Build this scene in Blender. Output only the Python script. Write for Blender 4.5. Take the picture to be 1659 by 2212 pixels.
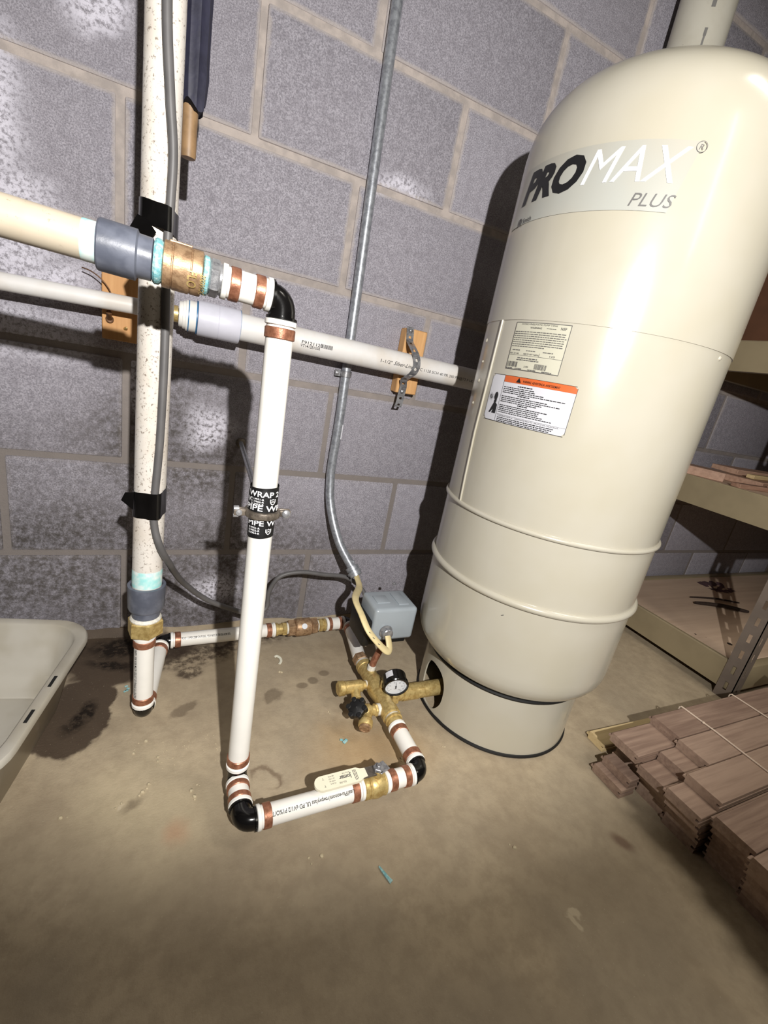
import bpy, bmesh, math, random
from mathutils import Vector, Matrix, noise

# ------------------------------------------------------------------ clear
for o in list(bpy.data.objects):
    bpy.data.objects.remove(o, do_unlink=True)
S = bpy.context.scene
COL = S.collection
R = random.Random(7)
pi = math.pi
rad = math.radians

# ------------------------------------------------------------------ camera (f = 965.7 px on a 1659 px wide frame)
cam_d = bpy.data.cameras.new('camera')
cam_d.sensor_fit = 'HORIZONTAL'
cam_d.sensor_width = 36.0
cam_d.lens = 36.0 * 965.68 / 1659.0
cam_d.clip_start = 0.01
cam = bpy.data.objects.new('camera', cam_d)
COL.objects.link(cam)


def cam_axes(yaw, pitch, roll):
    cy, sy, cp, sp = math.cos(yaw), math.sin(yaw), math.cos(pitch), math.sin(pitch)
    f = Vector((sy * cp, cy * cp, sp))
    r = Vector((cy, -sy, 0))
    u = r.cross(f)
    cr, sr = math.cos(roll), math.sin(roll)
    return r * cr + u * sr, u * cr - r * sr, f


cr_, cu_, cf_ = cam_axes(.4687, -.3055, .1925)
cam.matrix_world = Matrix(((cr_.x, cu_.x, -cf_.x, .1985), (cr_.y, cu_.y, -cf_.y, -1.0059), (cr_.z, cu_.z, -cf_.z, .676), (0, 0, 0, 1)))
S.camera = cam

# ------------------------------------------------------------------ world, lights, exposure
W = bpy.data.worlds.new('basement_world')
S.world = W
W.use_nodes = True
W.node_tree.nodes['Background'].inputs[0].default_value = (.8, .85, 1, 1)
W.node_tree.nodes['Background'].inputs[1].default_value = 0.0


def aim(o, target):
    d = Vector(target) - o.location
    o.rotation_euler = d.to_track_quat('-Z', 'Y').to_euler()


# hand-held torch beside and above the camera
sp = bpy.data.lights.new('torch', 'SPOT')
sp.energy = 84
sp.color = (1.0, .975, .94)
sp.spot_size = rad(88)
sp.spot_blend = .42
sp.shadow_soft_size = .009
spo = bpy.data.objects.new('torch', sp)
spo.location = (.258, -1.34, .955)
aim(spo, (.57, -.1, .685))
spo.rotation_euler = (spo.rotation_euler.to_matrix() @ Matrix.Rotation(rad(5), 3, 'Z')).to_euler()
spo.scale = (1.5, 1.0, 1.0)      # wide flat beam, slightly rolled in the hand
COL.objects.link(spo)
# weak fluorescent tube on the ceiling further back in the room
tl = bpy.data.lights.new('ceiling_tube', 'AREA')
tl.shape = 'RECTANGLE'
tl.size = .09
tl.size_y = 1.1
tl.energy = 5
tl.color = (1.0, .93, .80)
tlo = bpy.data.objects.new('ceiling_tube', tl)
tlo.location = (.9, -2.9, 2.1)
aim(tlo, (.9, -.6, .6))
COL.objects.link(tlo)

# ceiling lamp over the right-hand side of the room
rl = bpy.data.lights.new('ceiling_lamp', 'AREA')
rl.shape = 'RECTANGLE'
rl.size = .25
rl.size_y = 1.2
rl.energy = 6.5
rl.spread = rad(88)
rl.color = (1.0, .93, .82)
rlo = bpy.data.objects.new('ceiling_lamp', rl)
rlo.location = (1.65, -1.55, 2.3)
aim(rlo, (1.45, -1.35, 0))
COL.objects.link(rlo)

S.view_settings.view_transform = 'Standard'
S.view_settings.look = 'None'
S.view_settings.gamma = 1
S.view_settings.use_curve_mapping = False
S.view_settings.exposure = 0.0


# ------------------------------------------------------------------ materials
def lin(c):
    return tuple(((x / 255) / 12.92 if x / 255 <= .04045 else ((x / 255 + .055) / 1.055) ** 2.4) for x in c) + (1.0,)


class NT:
    def __init__(s, name):
        s.m = bpy.data.materials.new(name)
        s.m.use_nodes = True
        s.t = s.m.node_tree
        s.b = s.t.nodes['Principled BSDF']

    def n(s, typ, **kw):
        nd = s.t.nodes.new(typ)
        for k, v in kw.items():
            if k.startswith('i_'):
                key = k[2:]
                nd.inputs[int(key) if key.isdigit() else key].default_value = v
            else:
                setattr(nd, k, v)
        return nd

    def l(s, a, b):
        s.t.links.new(a, b)

    def pos(s):
        return s.n('ShaderNodeNewGeometry').outputs['Position']

    def noise(s, vec, scale, detail=3, rough=.55):
        nd = s.n('ShaderNodeTexNoise')
        nd.inputs['Scale'].default_value = scale
        nd.inputs['Detail'].default_value = detail
        nd.inputs['Roughness'].default_value = rough
        if vec is not None:
            s.l(vec, nd.inputs['Vector'])
        return nd.outputs['Fac']

    def ramp(s, fac, a, b):
        nd = s.n('ShaderNodeMapRange', interpolation_type='SMOOTHSTEP')
        s.l(fac, nd.inputs['Value'])
        nd.inputs['From Min'].default_value = a
        nd.inputs['From Max'].default_value = b
        return nd.outputs['Result']

    def math(s, op, a, b=None):
        nd = s.n('ShaderNodeMath', operation=op)
        for i, x in enumerate((a, b)):
            if x is None:
                continue
            if isinstance(x, (int, float)):
                nd.inputs[i].default_value = x
            else:
                s.l(x, nd.inputs[i])
        return nd.outputs[0]

    def mix(s, fac, a, b):
        nd = s.n('ShaderNodeMix', data_type='RGBA')
        if isinstance(fac, (int, float)):
            nd.inputs[0].default_value = fac
        else:
            s.l(fac, nd.inputs[0])
        for i, x in ((6, a), (7, b)):
            if isinstance(x, tuple):
                nd.inputs[i].default_value = x
            else:
                s.l(x, nd.inputs[i])
        return nd.outputs[2]

    def bump(s, h, strength=.3, dist=.002, prev=None):
        nd = s.n('ShaderNodeBump')
        nd.inputs['Strength'].default_value = strength
        nd.inputs['Distance'].default_value = dist
        s.l(h, nd.inputs['Height'])
        if prev is not None:
            s.l(prev, nd.inputs['Normal'])
        s.l(nd.outputs[0], s.b.inputs['Normal'])
        return nd.outputs[0]

    def blob(s, vec, c, r, rot=0.0, soft=.35):
        """soft ellipse / ellipsoid mask around c with radii r (vec may be warped)"""
        mp = s.n('ShaderNodeMapping', vector_type='TEXTURE')
        mp.inputs['Location'].default_value = c
        mp.inputs['Rotation'].default_value = rot if isinstance(rot, tuple) else (0, 0, rot)
        mp.inputs['Scale'].default_value = r
        s.l(vec, mp.inputs['Vector'])
        ln = s.n('ShaderNodeVectorMath', operation='LENGTH')
        s.l(mp.outputs[0], ln.inputs[0])
        return s.ramp(ln.outputs['Value'], 1.0, 1.0 - soft)

    def warp(s, vec, scale, amt):
        nz = s.n('ShaderNodeTexNoise')
        nz.inputs['Scale'].default_value = scale
        nz.inputs['Detail'].default_value = 4
        s.l(vec, nz.inputs['Vector'])
        sub = s.n('ShaderNodeVectorMath', operation='SUBTRACT')
        s.l(nz.outputs['Color'], sub.inputs[0])
        sub.inputs[1].default_value = (.5, .5, .5)
        sc = s.n('ShaderNodeVectorMath', operation='SCALE')
        s.l(sub.outputs[0], sc.inputs[0])
        sc.inputs['Scale'].default_value = amt
        ad = s.n('ShaderNodeVectorMath', operation='ADD')
        s.l(vec, ad.inputs[0])
        s.l(sc.outputs[0], ad.inputs[1])
        return ad.outputs[0]

    def maxall(s, fs):
        o = fs[0]
        for f in fs[1:]:
            o = s.math('MAXIMUM', o, f)
        return o

    def set(s, color=None, rough=None, metal=None, spec=None):
        if color is not None:
            if isinstance(color, tuple):
                s.b.inputs['Base Color'].default_value = color
            else:
                s.l(color, s.b.inputs['Base Color'])
        if rough is not None:
            if isinstance(rough, (int, float)):
                s.b.inputs['Roughness'].default_value = rough
            else:
                s.l(rough, s.b.inputs['Roughness'])
        if metal is not None:
            s.b.inputs['Metallic'].default_value = metal
        if spec is not None:
            s.b.inputs['Specular IOR Level'].default_value = spec
        return s.m


def simple(name, rgb, rough=.5, metal=0.0, var=.12, scale=60, bump=0.0, bscale=300, spec=.5, dark=None):
    """plain coloured surface with a little procedural variation and relief"""
    t = NT(name)
    p = t.pos()
    c = lin(rgb)
    d = lin(dark) if dark else tuple(x * (1 - var) for x in c[:3]) + (1,)
    col = t.mix(t.ramp(t.noise(p, scale), .38, .66), c, d)
    t.set(col, rough, metal, spec)
    if bump:
        t.bump(t.noise(p, bscale, 2), bump, .001)
    return t.m


def m_block():
    t = NT('concrete_block_grey')
    p = t.pos()
    wp = t.warp(p, 9, .10)
    fine = t.noise(p, 420, 2, .7)
    mid = t.noise(p, 60, 4, .6)
    big = t.noise(p, 6, 3)
    col = t.mix(t.ramp(fine, .30, .72), lin((128, 125, 132)), lin((184, 180, 189)))
    col = t.mix(t.math('MULTIPLY', t.ramp(mid, .40, .70), .4), col, lin((124, 120, 127)))
    # each block a little different
    oi = t.n('ShaderNodeObjectInfo').outputs['Random']
    col = t.mix(t.math('MULTIPLY', oi, .22), col, lin((118, 114, 121)))
    # damp dark soiling low on the wall towards the left
    wl = t.warp(p, 5, .25)
    low = t.maxall([t.blob(wl, (-.15, 0, .18), (.85, 1, .34), 0, .8), t.blob(wl, (.25, 0, .12), (.55, 1, .25), 0, .7),
                    t.blob(wl, (.20, 0, .44), (.28, 1, .22), 0, .8)])
    spk = t.ramp(t.noise(p, 75, 6, .75), .34, .64)
    low = t.math('MULTIPLY', low, t.math('ADD', t.math('MULTIPLY', spk, .75), .22))
    col = t.mix(low, col, lin((82, 77, 74)))
    # mortar smeared over the block edges
    g = t.n('ShaderNodeTexCoord').outputs['Generated']
    sx = t.n('ShaderNodeSeparateXYZ')
    t.l(t.warp(g, 9, .045), sx.inputs[0])

    def edge(o, w):
        a = t.math('MINIMUM', o, t.math('SUBTRACT', 1.0, o))
        return t.ramp(a, w, w * .2)
    e = t.maxall([edge(sx.outputs['X'], .022), edge(sx.outputs['Z'], .045)])
    hi = t.n('ShaderNodeSeparateXYZ')
    t.l(p, hi.inputs[0])
    up = t.math('ADD', t.math('MULTIPLY', t.ramp(hi.outputs['Z'], .40, 1.05), .62), .10)
    e = t.math('MULTIPLY', e, up)
    col = t.mix(e, col, lin((180, 171, 166)))
    # white efflorescence
    wb = t.maxall([t.blob(wp, (-.12, 0, .92), (.13, 1, .20), 0, .5), t.blob(wp, (-.06, 0, .79), (.10, 1, .10), 0, .6),
                   t.blob(wp, (.075, 0, 1.10), (.055, 1, .05), 0, .7), t.blob(wp, (-.03, 0, .72), (.12, 1, .05), 0, .8),
                   t.blob(wp, (-.04, 0, .62), (.16, 1, .07), 0, .9),
                   t.blob(wp, (.265, 0, .49), (.075, 1, .06), 0, .9), t.blob(wp, (.128, 0, .56), (.02, 1, .08), 0, .6),
                   t.blob(wp, (.30, 0, .10), (.09, 1, .05), 0, .9), t.blob(wp, (.60, 0, 1.03), (.10, 1, .03), 0, .9)])
    sp2 = t.ramp(t.noise(p, 130, 5, .7), .38, .56)
    col = t.mix(t.math('MULTIPLY', wb, sp2), col, lin((214, 211, 222)))
    t.set(col, .93, 0, .25)
    h = t.math('ADD', t.math('MULTIPLY', fine, .7), t.math('MULTIPLY', t.noise(p, 170, 3, .7), .6))
    t.bump(h, .55, .0022)
    return t.m


def m_mortar():
    t = NT('mortar_joint')
    p = t.pos()
    col = t.mix(t.ramp(t.noise(p, 35, 4), .35, .65), lin((186, 175, 168)), lin((164, 155, 150)))
    hi = t.n('ShaderNodeSeparateXYZ')
    t.l(p, hi.inputs[0])
    dirt = t.math('MULTIPLY', t.ramp(hi.outputs['Z'], 1.1, .35), .92)
    col = t.mix(dirt, col, lin((124, 117, 113)))
    t.set(col, .95, 0, .2)
    t.bump(t.noise(p, 220, 3, .7), .5, .002)
    return t.m


def m_floor():
    t = NT('concrete_floor_worn')
    p = t.pos()
    a = t.ramp(t.noise(p, 4.5, 5, .6), .34, .68)
    b = t.ramp(t.noise(p, 38, 5, .65), .35, .7)
    col = t.mix(a, lin((182, 166, 140)), lin((160, 145, 122)))
    col = t.mix(t.math('MULTIPLY', b, .45), col, lin((140, 125, 104)))
    wp = t.warp(t.warp(p, 14, .05), 70, .016)
    # rust-yellow tint around the tank fittings
    yel = t.maxall([t.blob(t.warp(p, 5, .2), (.55, -.42, 0), (.17, .13, 1), 0, .9)])
    col = t.mix(t.math('MULTIPLY', yel, .5), col, lin((176, 142, 92)))
    pale = t.maxall([t.blob(t.warp(p, 6, .2), (.19, -.47, 0), (.17, .17, 1), 0, .9)])
    col = t.mix(t.math('MULTIPLY', pale, .35), col, lin((204, 190, 156)))
    ora = t.blob(t.warp(p, 20, .03), (.225, -.505, 0), (.025, .035, 1), .3, .9)
    col = t.mix(t.math('MULTIPLY', ora, .45), col, lin((186, 140, 108)))
    brick = t.blob(t.warp(p, 30, .012), (.908, -.717, 0), (.016, .026, 1), .5, .7)
    col = t.mix(t.math('MULTIPLY', brick, .7), col, lin((92, 58, 44)))
    # grey trowel sweep on the right
    grey = t.ramp(t.noise(t.warp(p, 2, .3), 3, 3), .45, .7)
    col = t.mix(t.math('MULTIPLY', grey, .35), col, lin((146, 136, 120)))
    # wet patch beside the tub and damp along the wall
    wet = t.maxall([t.blob(wp, (.055, -.245, 0), (.060, .100, 1), 0, .12), t.blob(wp, (.075, -.215, 0), (.045, .075, 1), -.3, .12),
                    t.blob(wp, (.02, -.05, 0), (.27, .085, 1), -.05, .2), t.blob(wp, (.10, -.10, 0), (.085, .085, 1), 0, .2)])
    col = t.mix(t.math('MULTIPLY', wet, .92), col, lin((66, 53, 43)))
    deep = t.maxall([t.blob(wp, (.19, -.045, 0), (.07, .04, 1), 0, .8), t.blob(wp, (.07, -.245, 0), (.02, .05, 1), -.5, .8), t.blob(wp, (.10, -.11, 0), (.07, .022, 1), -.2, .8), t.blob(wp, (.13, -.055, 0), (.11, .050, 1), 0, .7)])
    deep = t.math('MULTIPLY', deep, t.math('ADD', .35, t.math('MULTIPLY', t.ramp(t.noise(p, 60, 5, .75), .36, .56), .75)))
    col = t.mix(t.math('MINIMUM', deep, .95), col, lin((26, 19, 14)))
    damp = t.maxall([t.blob(wp, (.25, -.10, 0), (.16, .05, 1), .05, .5), t.blob(wp, (.245, -.155, 0), (.035, .025, 1), 0, .5),
                     t.blob(wp, (.38, -.06, 0), (.14, .04, 1), 0, .6)])
    col = t.mix(t.math('MULTIPLY', t.math('MULTIPLY', damp, t.ramp(t.noise(p, 50, 5, .7), .35, .6)), .85), col, lin((58, 46, 37)))
    spots = t.maxall([t.blob(wp, (.24, -.262, 0), (.035, .016, 1), .45, .4), t.blob(wp, (.41, -.262, 0), (.024, .018, 1), .5, .4),
                      t.blob(p, (.528, -.213, 0), (.015, .012, 1), 0, .4), t.blob(p, (.497, -.232, 0), (.014, .014, 1), 0, .4),
                      t.blob(p, (.470, -.243, 0), (.016, .011, 1), 0, .4), t.blob(wp, (.165, -.442, 0), (.03, .012, 1), .4, .9)])
    col = t.mix(t.math('MULTIPLY', spots, .55), col, lin((92, 78, 62)))
    ring = t.math('SUBTRACT', t.blob(wp, (.356, -.452, 0), (.032, .026, 1), .2, .25), t.blob(wp, (.352, -.456, 0), (.026, .022, 1), .2, .3))
    col = t.mix(t.math('MULTIPLY', t.math('MAXIMUM', ring, 0.0), .6), col, lin((96, 76, 58)))
    chip = t.maxall([t.blob(wp, (.737, -.766, 0), (.012, .007, 1), 0, .5), t.blob(wp, (.728, -.775, 0), (.006, .012, 1), 0, .5),
                     t.blob(wp, (.145, -.440, 0), (.006, .004, 1), 0, .5)])
    col = t.mix(t.math('MULTIPLY', chip, .7), col, lin((200, 186, 160)))
    speck = t.ramp(t.noise(p, 300, 2, .8), .66, .74)
    col = t.mix(t.math('MULTIPLY', speck, .35), col, lin((205, 194, 168)))
    wetr = t.math('SUBTRACT', .86, t.math('MULTIPLY', wet, .22))
    t.set(col, wetr, 0, .3)
    h = t.math('ADD', t.noise(p, 260, 4, .7), t.math('MULTIPLY', t.noise(p, 30, 4), .8))
    t.bump(h, .35, .002)
    return t.m


def m_tank():
    t = NT('cream_gloss_enamel')
    p = t.pos()
    col = t.mix(t.ramp(t.noise(p, 7, 3), .3, .7), lin((186, 181, 167)), lin((182, 176, 159)))
    t.set(col, .22, 0, .5)
    t.bump(t.noise(p, 70, 2), .06, .001)
    t.b.inputs['Coat Weight'].default_value = .3
    t.b.inputs['Coat Roughness'].default_value = .12
    return t.m


def m_oldpvc(name, base, dirt, scale, lo, hi, speck=True):
    t = NT(name)
    p = t.pos()
    col = t.mix(t.math('MULTIPLY', t.ramp(t.noise(p, 14, 4), .4, .7), .45), lin(base), lin(dirt))
    if speck:
        sp_ = t.ramp(t.noise(t.warp(p, 30, .01), scale, 5, .72), lo, hi)
        col = t.mix(t.math('MULTIPLY', sp_, .8), col, lin((104, 86, 70)))
    t.set(col, .42, 0, .45)
    t.bump(t.noise(p, 90, 3), .08, .001)
    return t.m


def m_wood(name, a, b, axis='x', sc=1.0):
    t = NT(name)
    p = t.pos()
    mp = t.n('ShaderNodeMapping')
    mp.inputs['Scale'].default_value = {'x': (3 * sc, 60 * sc, 60 * sc), 'z': (60 * sc, 60 * sc, 4 * sc), 'y': (60 * sc, 3 * sc, 60 * sc)}[axis]
    t.l(p, mp.inputs['Vector'])
    g = t.noise(mp.outputs[0], 2.2, 5, .6)
    oi = t.n('ShaderNodeObjectInfo').outputs['Random']
    g2 = t.math('ADD', t.math('MULTIPLY', g, .8), t.math('MULTIPLY', oi, .35))
    col = t.mix(t.ramp(g2, .30, .88), lin(a), lin(b))
    t.set(col, .6, 0, .3)
    t.bump(g, .12, .001)
    return t.m


def m_brass(name, a, b, rough=.34):
    t = NT(name)
    p = t.pos()
    col = t.mix(t.ramp(t.noise(p, 120, 4, .65), .35, .68), lin(a), lin(b))
    t.set(col, rough, .5, .5)
    t.bump(t.noise(p, 700, 2), .25, .0006)
    return t.m


M = {}
M['block'] = m_block()
M['mortar'] = m_mortar()
M['floor'] = m_floor()
M['tank'] = m_tank()
M['plain_wall'] = simple('dim_far_wall', (120, 114, 112), .9, 0, .2, 8)
M['ceiling'] = simple('joist_ceiling', (120, 100, 78), .9, 0, .3, 6)
M['pex'] = simple('white_pex', (236, 233, 226), .34, 0, .03, 30)
M['collar'] = simple('white_stop_collar', (240, 238, 232), .4, 0, .03, 30)
M['copper'] = m_brass('copper_crimp', (176, 122, 96), (136, 88, 66), .36)
M['black'] = simple('black_glossy_plastic', (17, 16, 16), .16, 0, .3, 40)
M['blackmat'] = simple('black_matte_plastic', (20, 20, 21), .5, 0, .3, 60, .2)
M['brass'] = m_brass('yellow_brass', (216, 192, 130), (178, 150, 92), .38)
M['bronze'] = m_brass('dull_bronze', (186, 154, 120), (138, 108, 80), .46)
M['steel'] = m_brass('zinc_steel', (168, 168, 170), (120, 120, 124), .3)
M['galv'] = m_brass('galvanised_conduit', (176, 180, 186), (140, 143, 150), .36)
M['castiron'] = m_brass('dull_malleable_iron', (132, 122, 110), (92, 84, 76), .42)
M['pvcdirty'] = m_oldpvc('specked_old_pvc', (216, 210, 202), (192, 176, 156), 260, .55, .65)
M['pvccream'] = m_oldpvc('yellowed_pvc', (196, 184, 164), (168, 146, 118), 120, .62, .74)
M['pvcgrey'] = m_oldpvc('pale_grey_pvc', (228, 226, 224), (206, 192, 172), 100, .68, .78)
M['drain'] = m_oldpvc('cream_drain_pvc', (206, 202, 188), (186, 180, 162), 60, .64, .72)
M['teal'] = simple('teal_thread_sealant', (116, 176, 182), .6, 0, .3, 220, .5, 600, dark=(176, 208, 206))
M['primer'] = simple('pale_teal_primer_stain', (160, 222, 220), .5, 0, .3, 60, dark=(226, 236, 232))
M['whitetape'] = simple('white_thread_tape', (226, 222, 210), .6, 0, .2, 300, .4, 500)
M['grey_pvc'] = simple('dark_grey_pvc', (84, 88, 100), .36, 0, .2, 40, .1, dark=(104, 108, 120))
M['lavender'] = simple('pale_lavender_pvc', (212, 212, 224), .4, 0, .06, 40)
M['blueglue'] = simple('blue_pipe_cement', (54, 120, 170), .4, 0, .3, 80)
M['grey_cable'] = simple('grey_cable_sheath', (96, 94, 94), .5, 0, .15, 30)
M['nm_cable'] = simple('cream_cable_sheath', (226, 208, 158), .5, 0, .1, 60)
M['box_grey'] = simple('blue_grey_switch_cover', (158, 166, 172), .3, 0, .06, 20)
M['pine'] = m_wood('pine_block', (222, 176, 122), (196, 146, 94), 'z')
M['plank'] = m_wood('hardwood_plank', (174, 149, 131), (128, 105, 92), 'x')
M['plank_end'] = m_wood('pale_cut_plank', (206, 184, 140), (176, 150, 108), 'x')
M['scrap'] = m_wood('scrap_board', (184, 150, 128), (136, 104, 86), 'x', .7)
M['deck'] = m_wood('particle_deck', (206, 182, 158), (186, 160, 138), 'x', .4)
M['beam'] = simple('beige_painted_beam', (150, 136, 108), .45, 0, .1, 12)
M['post'] = simple('grey_painted_post', (120, 108, 98), .5, 0, .15, 20)
M['tub'] = simple('grey_beige_tub_plastic', (184, 179, 168), .38, 0, .12, 9, .06, 200, dark=(168, 161, 146))
M['twine'] = simple('pale_twine', (222, 202, 182), .7, 0, .1, 200)
M['ink'] = simple('black_print', (26, 26, 28), .45, 0, .1, 50)
M['greyink'] = simple('grey_print', (98, 96, 94), .5, 0, .1, 50)
M['paleink'] = simple('pale_grey_print', (132, 130, 126), .5, 0, .1, 50)
M['whiteink'] = simple('white_print', (250, 250, 252), .35, 0, .02, 50)
M['band'] = simple('grey_green_logo_band', (172, 173, 166), .24, 0, .05, 5, dark=(176, 172, 160))
M['label_cream'] = simple('cream_label', (198, 195, 177), .3, 0, .03, 10)
M['label_white'] = simple('white_label', (208, 208, 214), .3, 0, .02, 10)
M['orange'] = simple('orange_label_band', (206, 100, 52), .35, 0, .05, 20)
M['dial'] = simple('white_dial', (226, 230, 236), .25, 0, .02, 20)
M['cardboard'] = simple('brown_cardboard', (96, 62, 40), .8, 0, .2, 14)
M['navy'] = simple('dark_navy_foam', (44, 44, 62), .6, 0, .3, 40, .4, 120)
M['tan'] = simple('tan_plastic_tube', (150, 120, 86), .5, 0, .25, 60)
M['lever'] = simple('cream_vinyl_lever', (236, 230, 206), .4, 0, .04, 40)
M['dipgrey'] = simple('grey_worn_steel', (120, 112, 104), .4, .6, .3, 150)
M['rust'] = m_brass('rusty_screw', (132, 96, 66), (84, 58, 38), .5)
M['ring_and_gap'] = simple('black_rubber_ring_and_gap', (14, 14, 14), .6, 0, .2, 40)  # rubber of the base ring, also the painted shade in the skirt gap
M['chip'] = simple('pale_plastic_shaving', (226, 224, 206), .5, 0, .05, 40)
M['crumb'] = simple('concrete_crumb', (196, 182, 152), .9, 0, .3, 200)
M['twig'] = simple('dark_splinter', (48, 34, 26), .8, 0, .3, 80)
M['leafp'] = simple('dusty_purple_rag', (92, 66, 70), .85, 0, .3, 50)
M['hole'] = simple('slot_shade_dark', (10, 9, 8), .9, 0, .1, 20)  # near-black that paints the shade inside the tub rim slots


# ------------------------------------------------------------------ mesh helpers
class G:
    """collects vertices and faces (world coordinates)"""

    def __init__(s):
        s.v = []
        s.f = []

    def add(s, vs, fs):
        o = len(s.v)
        s.v += [Vector(v) for v in vs]
        s.f += [tuple(i + o for i in f) for f in fs]
        return s

    def tube(s, pts, r, seg=16, caps=True, flat=None):
        """swept circle; r number or list; flat=(a,b) makes an elliptical section"""
        pts = [Vector(p) for p in pts]
        n = len(pts)
        rs = r if isinstance(r, (list, tuple)) else [r] * n
        tan = []
        for i in range(n):
            a = pts[max(i - 1, 0)]
            b = pts[min(i + 1, n - 1)]
            tan.append((b - a).normalized())
        up = Vector((0, 0, 1)) if abs(tan[0].z) < .9 else Vector((0, 1, 0))
        nrm = (up - tan[0] * up.dot(tan[0])).normalized()
        vs, fs = [], []
        for i in range(n):
            if i:
                nrm = (nrm - tan[i] * nrm.dot(tan[i])).normalized()
            bn = tan[i].cross(nrm)
            for k in range(seg):
                a = 2 * pi * k / seg
                ra, rb = (flat if flat else (1, 1))
                vs.append(pts[i] + nrm * (math.cos(a) * rs[i] * ra) + bn * (math.sin(a) * rs[i] * rb))
        for i in range(n - 1):
            for k in range(seg):
                k2 = (k + 1) % seg
                fs.append((i * seg + k, i * seg + k2, (i + 1) * seg + k2, (i + 1) * seg + k))
        if caps:
            fs.append(tuple(reversed(range(seg))))
            fs.append(tuple(range((n - 1) * seg, n * seg)))
        return s.add(vs, fs)

    def lathe(s, o, d, prof, seg=24, phase=0.0):
        """prof: (distance along d, radius)"""
        o = Vector(o)
        d = Vector(d).normalized()
        up = Vector((0, 0, 1)) if abs(d.z) < .9 else Vector((0, 1, 0))
        n = (up - d * up.dot(d)).normalized()
        b = d.cross(n)
        vs, fs = [], []
        for t, r in prof:
            for k in range(seg):
                a = 2 * pi * k / seg + phase
                vs.append(o + d * t + n * (math.cos(a) * r) + b * (math.sin(a) * r))
        m = len(prof)
        for i in range(m - 1):
            for k in range(seg):
                k2 = (k + 1) % seg
                fs.append((i * seg + k, i * seg + k2, (i + 1) * seg + k2, (i + 1) * seg + k))
        if prof[0][1] > 1e-6:
            fs.append(tuple(reversed(range(seg))))
        if prof[-1][1] > 1e-6:
            fs.append(tuple(range((m - 1) * seg, m * seg)))
        return s.add(vs, fs)

    def cyl(s, a, b, r, seg=24, ch=0.0):
        a, b = Vector(a), Vector(b)
        L = (b - a).length
        if ch:
            return s.lathe(a, b - a, [(0, r - ch), (ch, r), (L - ch, r), (L, r - ch)], seg)
        return s.lathe(a, b - a, [(0, r), (L, r)], seg)

    def box(s, c, size, bev=0.0, rot=None, seg=1):
        bm = bmesh.new()
        bmesh.ops.create_cube(bm, size=1)
        bmesh.ops.scale(bm, vec=Vector(size), verts=bm.verts)
        if bev:
            bmesh.ops.bevel(bm, geom=bm.edges[:], offset=bev, segments=seg, affect='EDGES', profile=.5)
        mt = rot if rot is not None else Matrix.Identity(3)
        c = Vector(c)
        bm.verts.ensure_lookup_table()
        bm.verts.index_update()
        s.add([mt @ v.co + c for v in bm.verts], [tuple(v.index for v in f.verts) for f in bm.faces])
        bm.free()
        return s

    def prism(s, poly, o, ux, uy, depth):
        """polygon in the plane (o, ux, uy) extruded by vector depth"""
        o, ux, uy, dp = Vector(o), Vector(ux), Vector(uy), Vector(depth)
        n = len(poly)
        a = [o + ux * x + uy * y for x, y in poly]
        b = [p + dp for p in a]
        fs = [tuple(reversed(range(n))), tuple(range(n, 2 * n))]
        for i in range(n):
            j = (i + 1) % n
            fs.append((i, j, n + j, n + i))
        return s.add(a + b, fs)

    def torus(s, c, d, R_, r, seg=32, sec=10):
        d = Vector(d).normalized()
        up = Vector((0, 0, 1)) if abs(d.z) < .9 else Vector((0, 1, 0))
        n = (up - d * up.dot(d)).normalized()
        b = d.cross(n)
        vs, fs = [], []
        c = Vector(c)
        for i in range(seg):
            a = 2 * pi * i / seg
            e = n * math.cos(a) + b * math.sin(a)
            for k in range(sec):
                q = 2 * pi * k / sec
                vs.append(c + e * (R_ + r * math.cos(q)) + d * (r * math.sin(q)))
        for i in range(seg):
            for k in range(sec):
                i2, k2 = (i + 1) % seg, (k + 1) % sec
                fs.append((i * sec + k, i2 * sec + k, i2 * sec + k2, i * sec + k2))
        return s.add(vs, fs)


def world_off(p):
    o = Vector((0, 0, 0))
    while p is not None:
        o += p.location
        p = p.parent
    return o


def thing(name, label, cat, loc, group=None):
    o = bpy.data.objects.new(name, None)
    COL.objects.link(o)
    o.location = loc
    o.empty_display_size = .05
    o['label'] = label
    o['category'] = cat
    if group:
        o['group'] = group
    return o


def put(name, g, mat, parent=None, label=None, sharp=38, kind=None):
    me = bpy.data.meshes.new(name)
    off = world_off(parent)
    me.from_pydata([tuple(v - off) for v in g.v], [], g.f)
    me.validate()
    bm = bmesh.new()
    bm.from_mesh(me)
    bmesh.ops.recalc_face_normals(bm, faces=bm.faces[:])
    bm.to_mesh(me)
    bm.free()
    me.shade_smooth()
    me.set_sharp_from_angle(angle=rad(sharp))
    me.materials.append(M[mat] if isinstance(mat, str) else mat)
    o = bpy.data.objects.new(name, me)
    COL.objects.link(o)
    if parent is not None:
        o.parent = parent
    if label:
        o['label'] = label
    if kind:
        o['kind'] = kind
    return o


def solo(name, g, mat, label, cat, group=None, **kw):
    o = put(name, g, mat, None, label, **kw)
    o['category'] = cat
    if group:
        o['group'] = group
    return o


_tcache = {}


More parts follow.
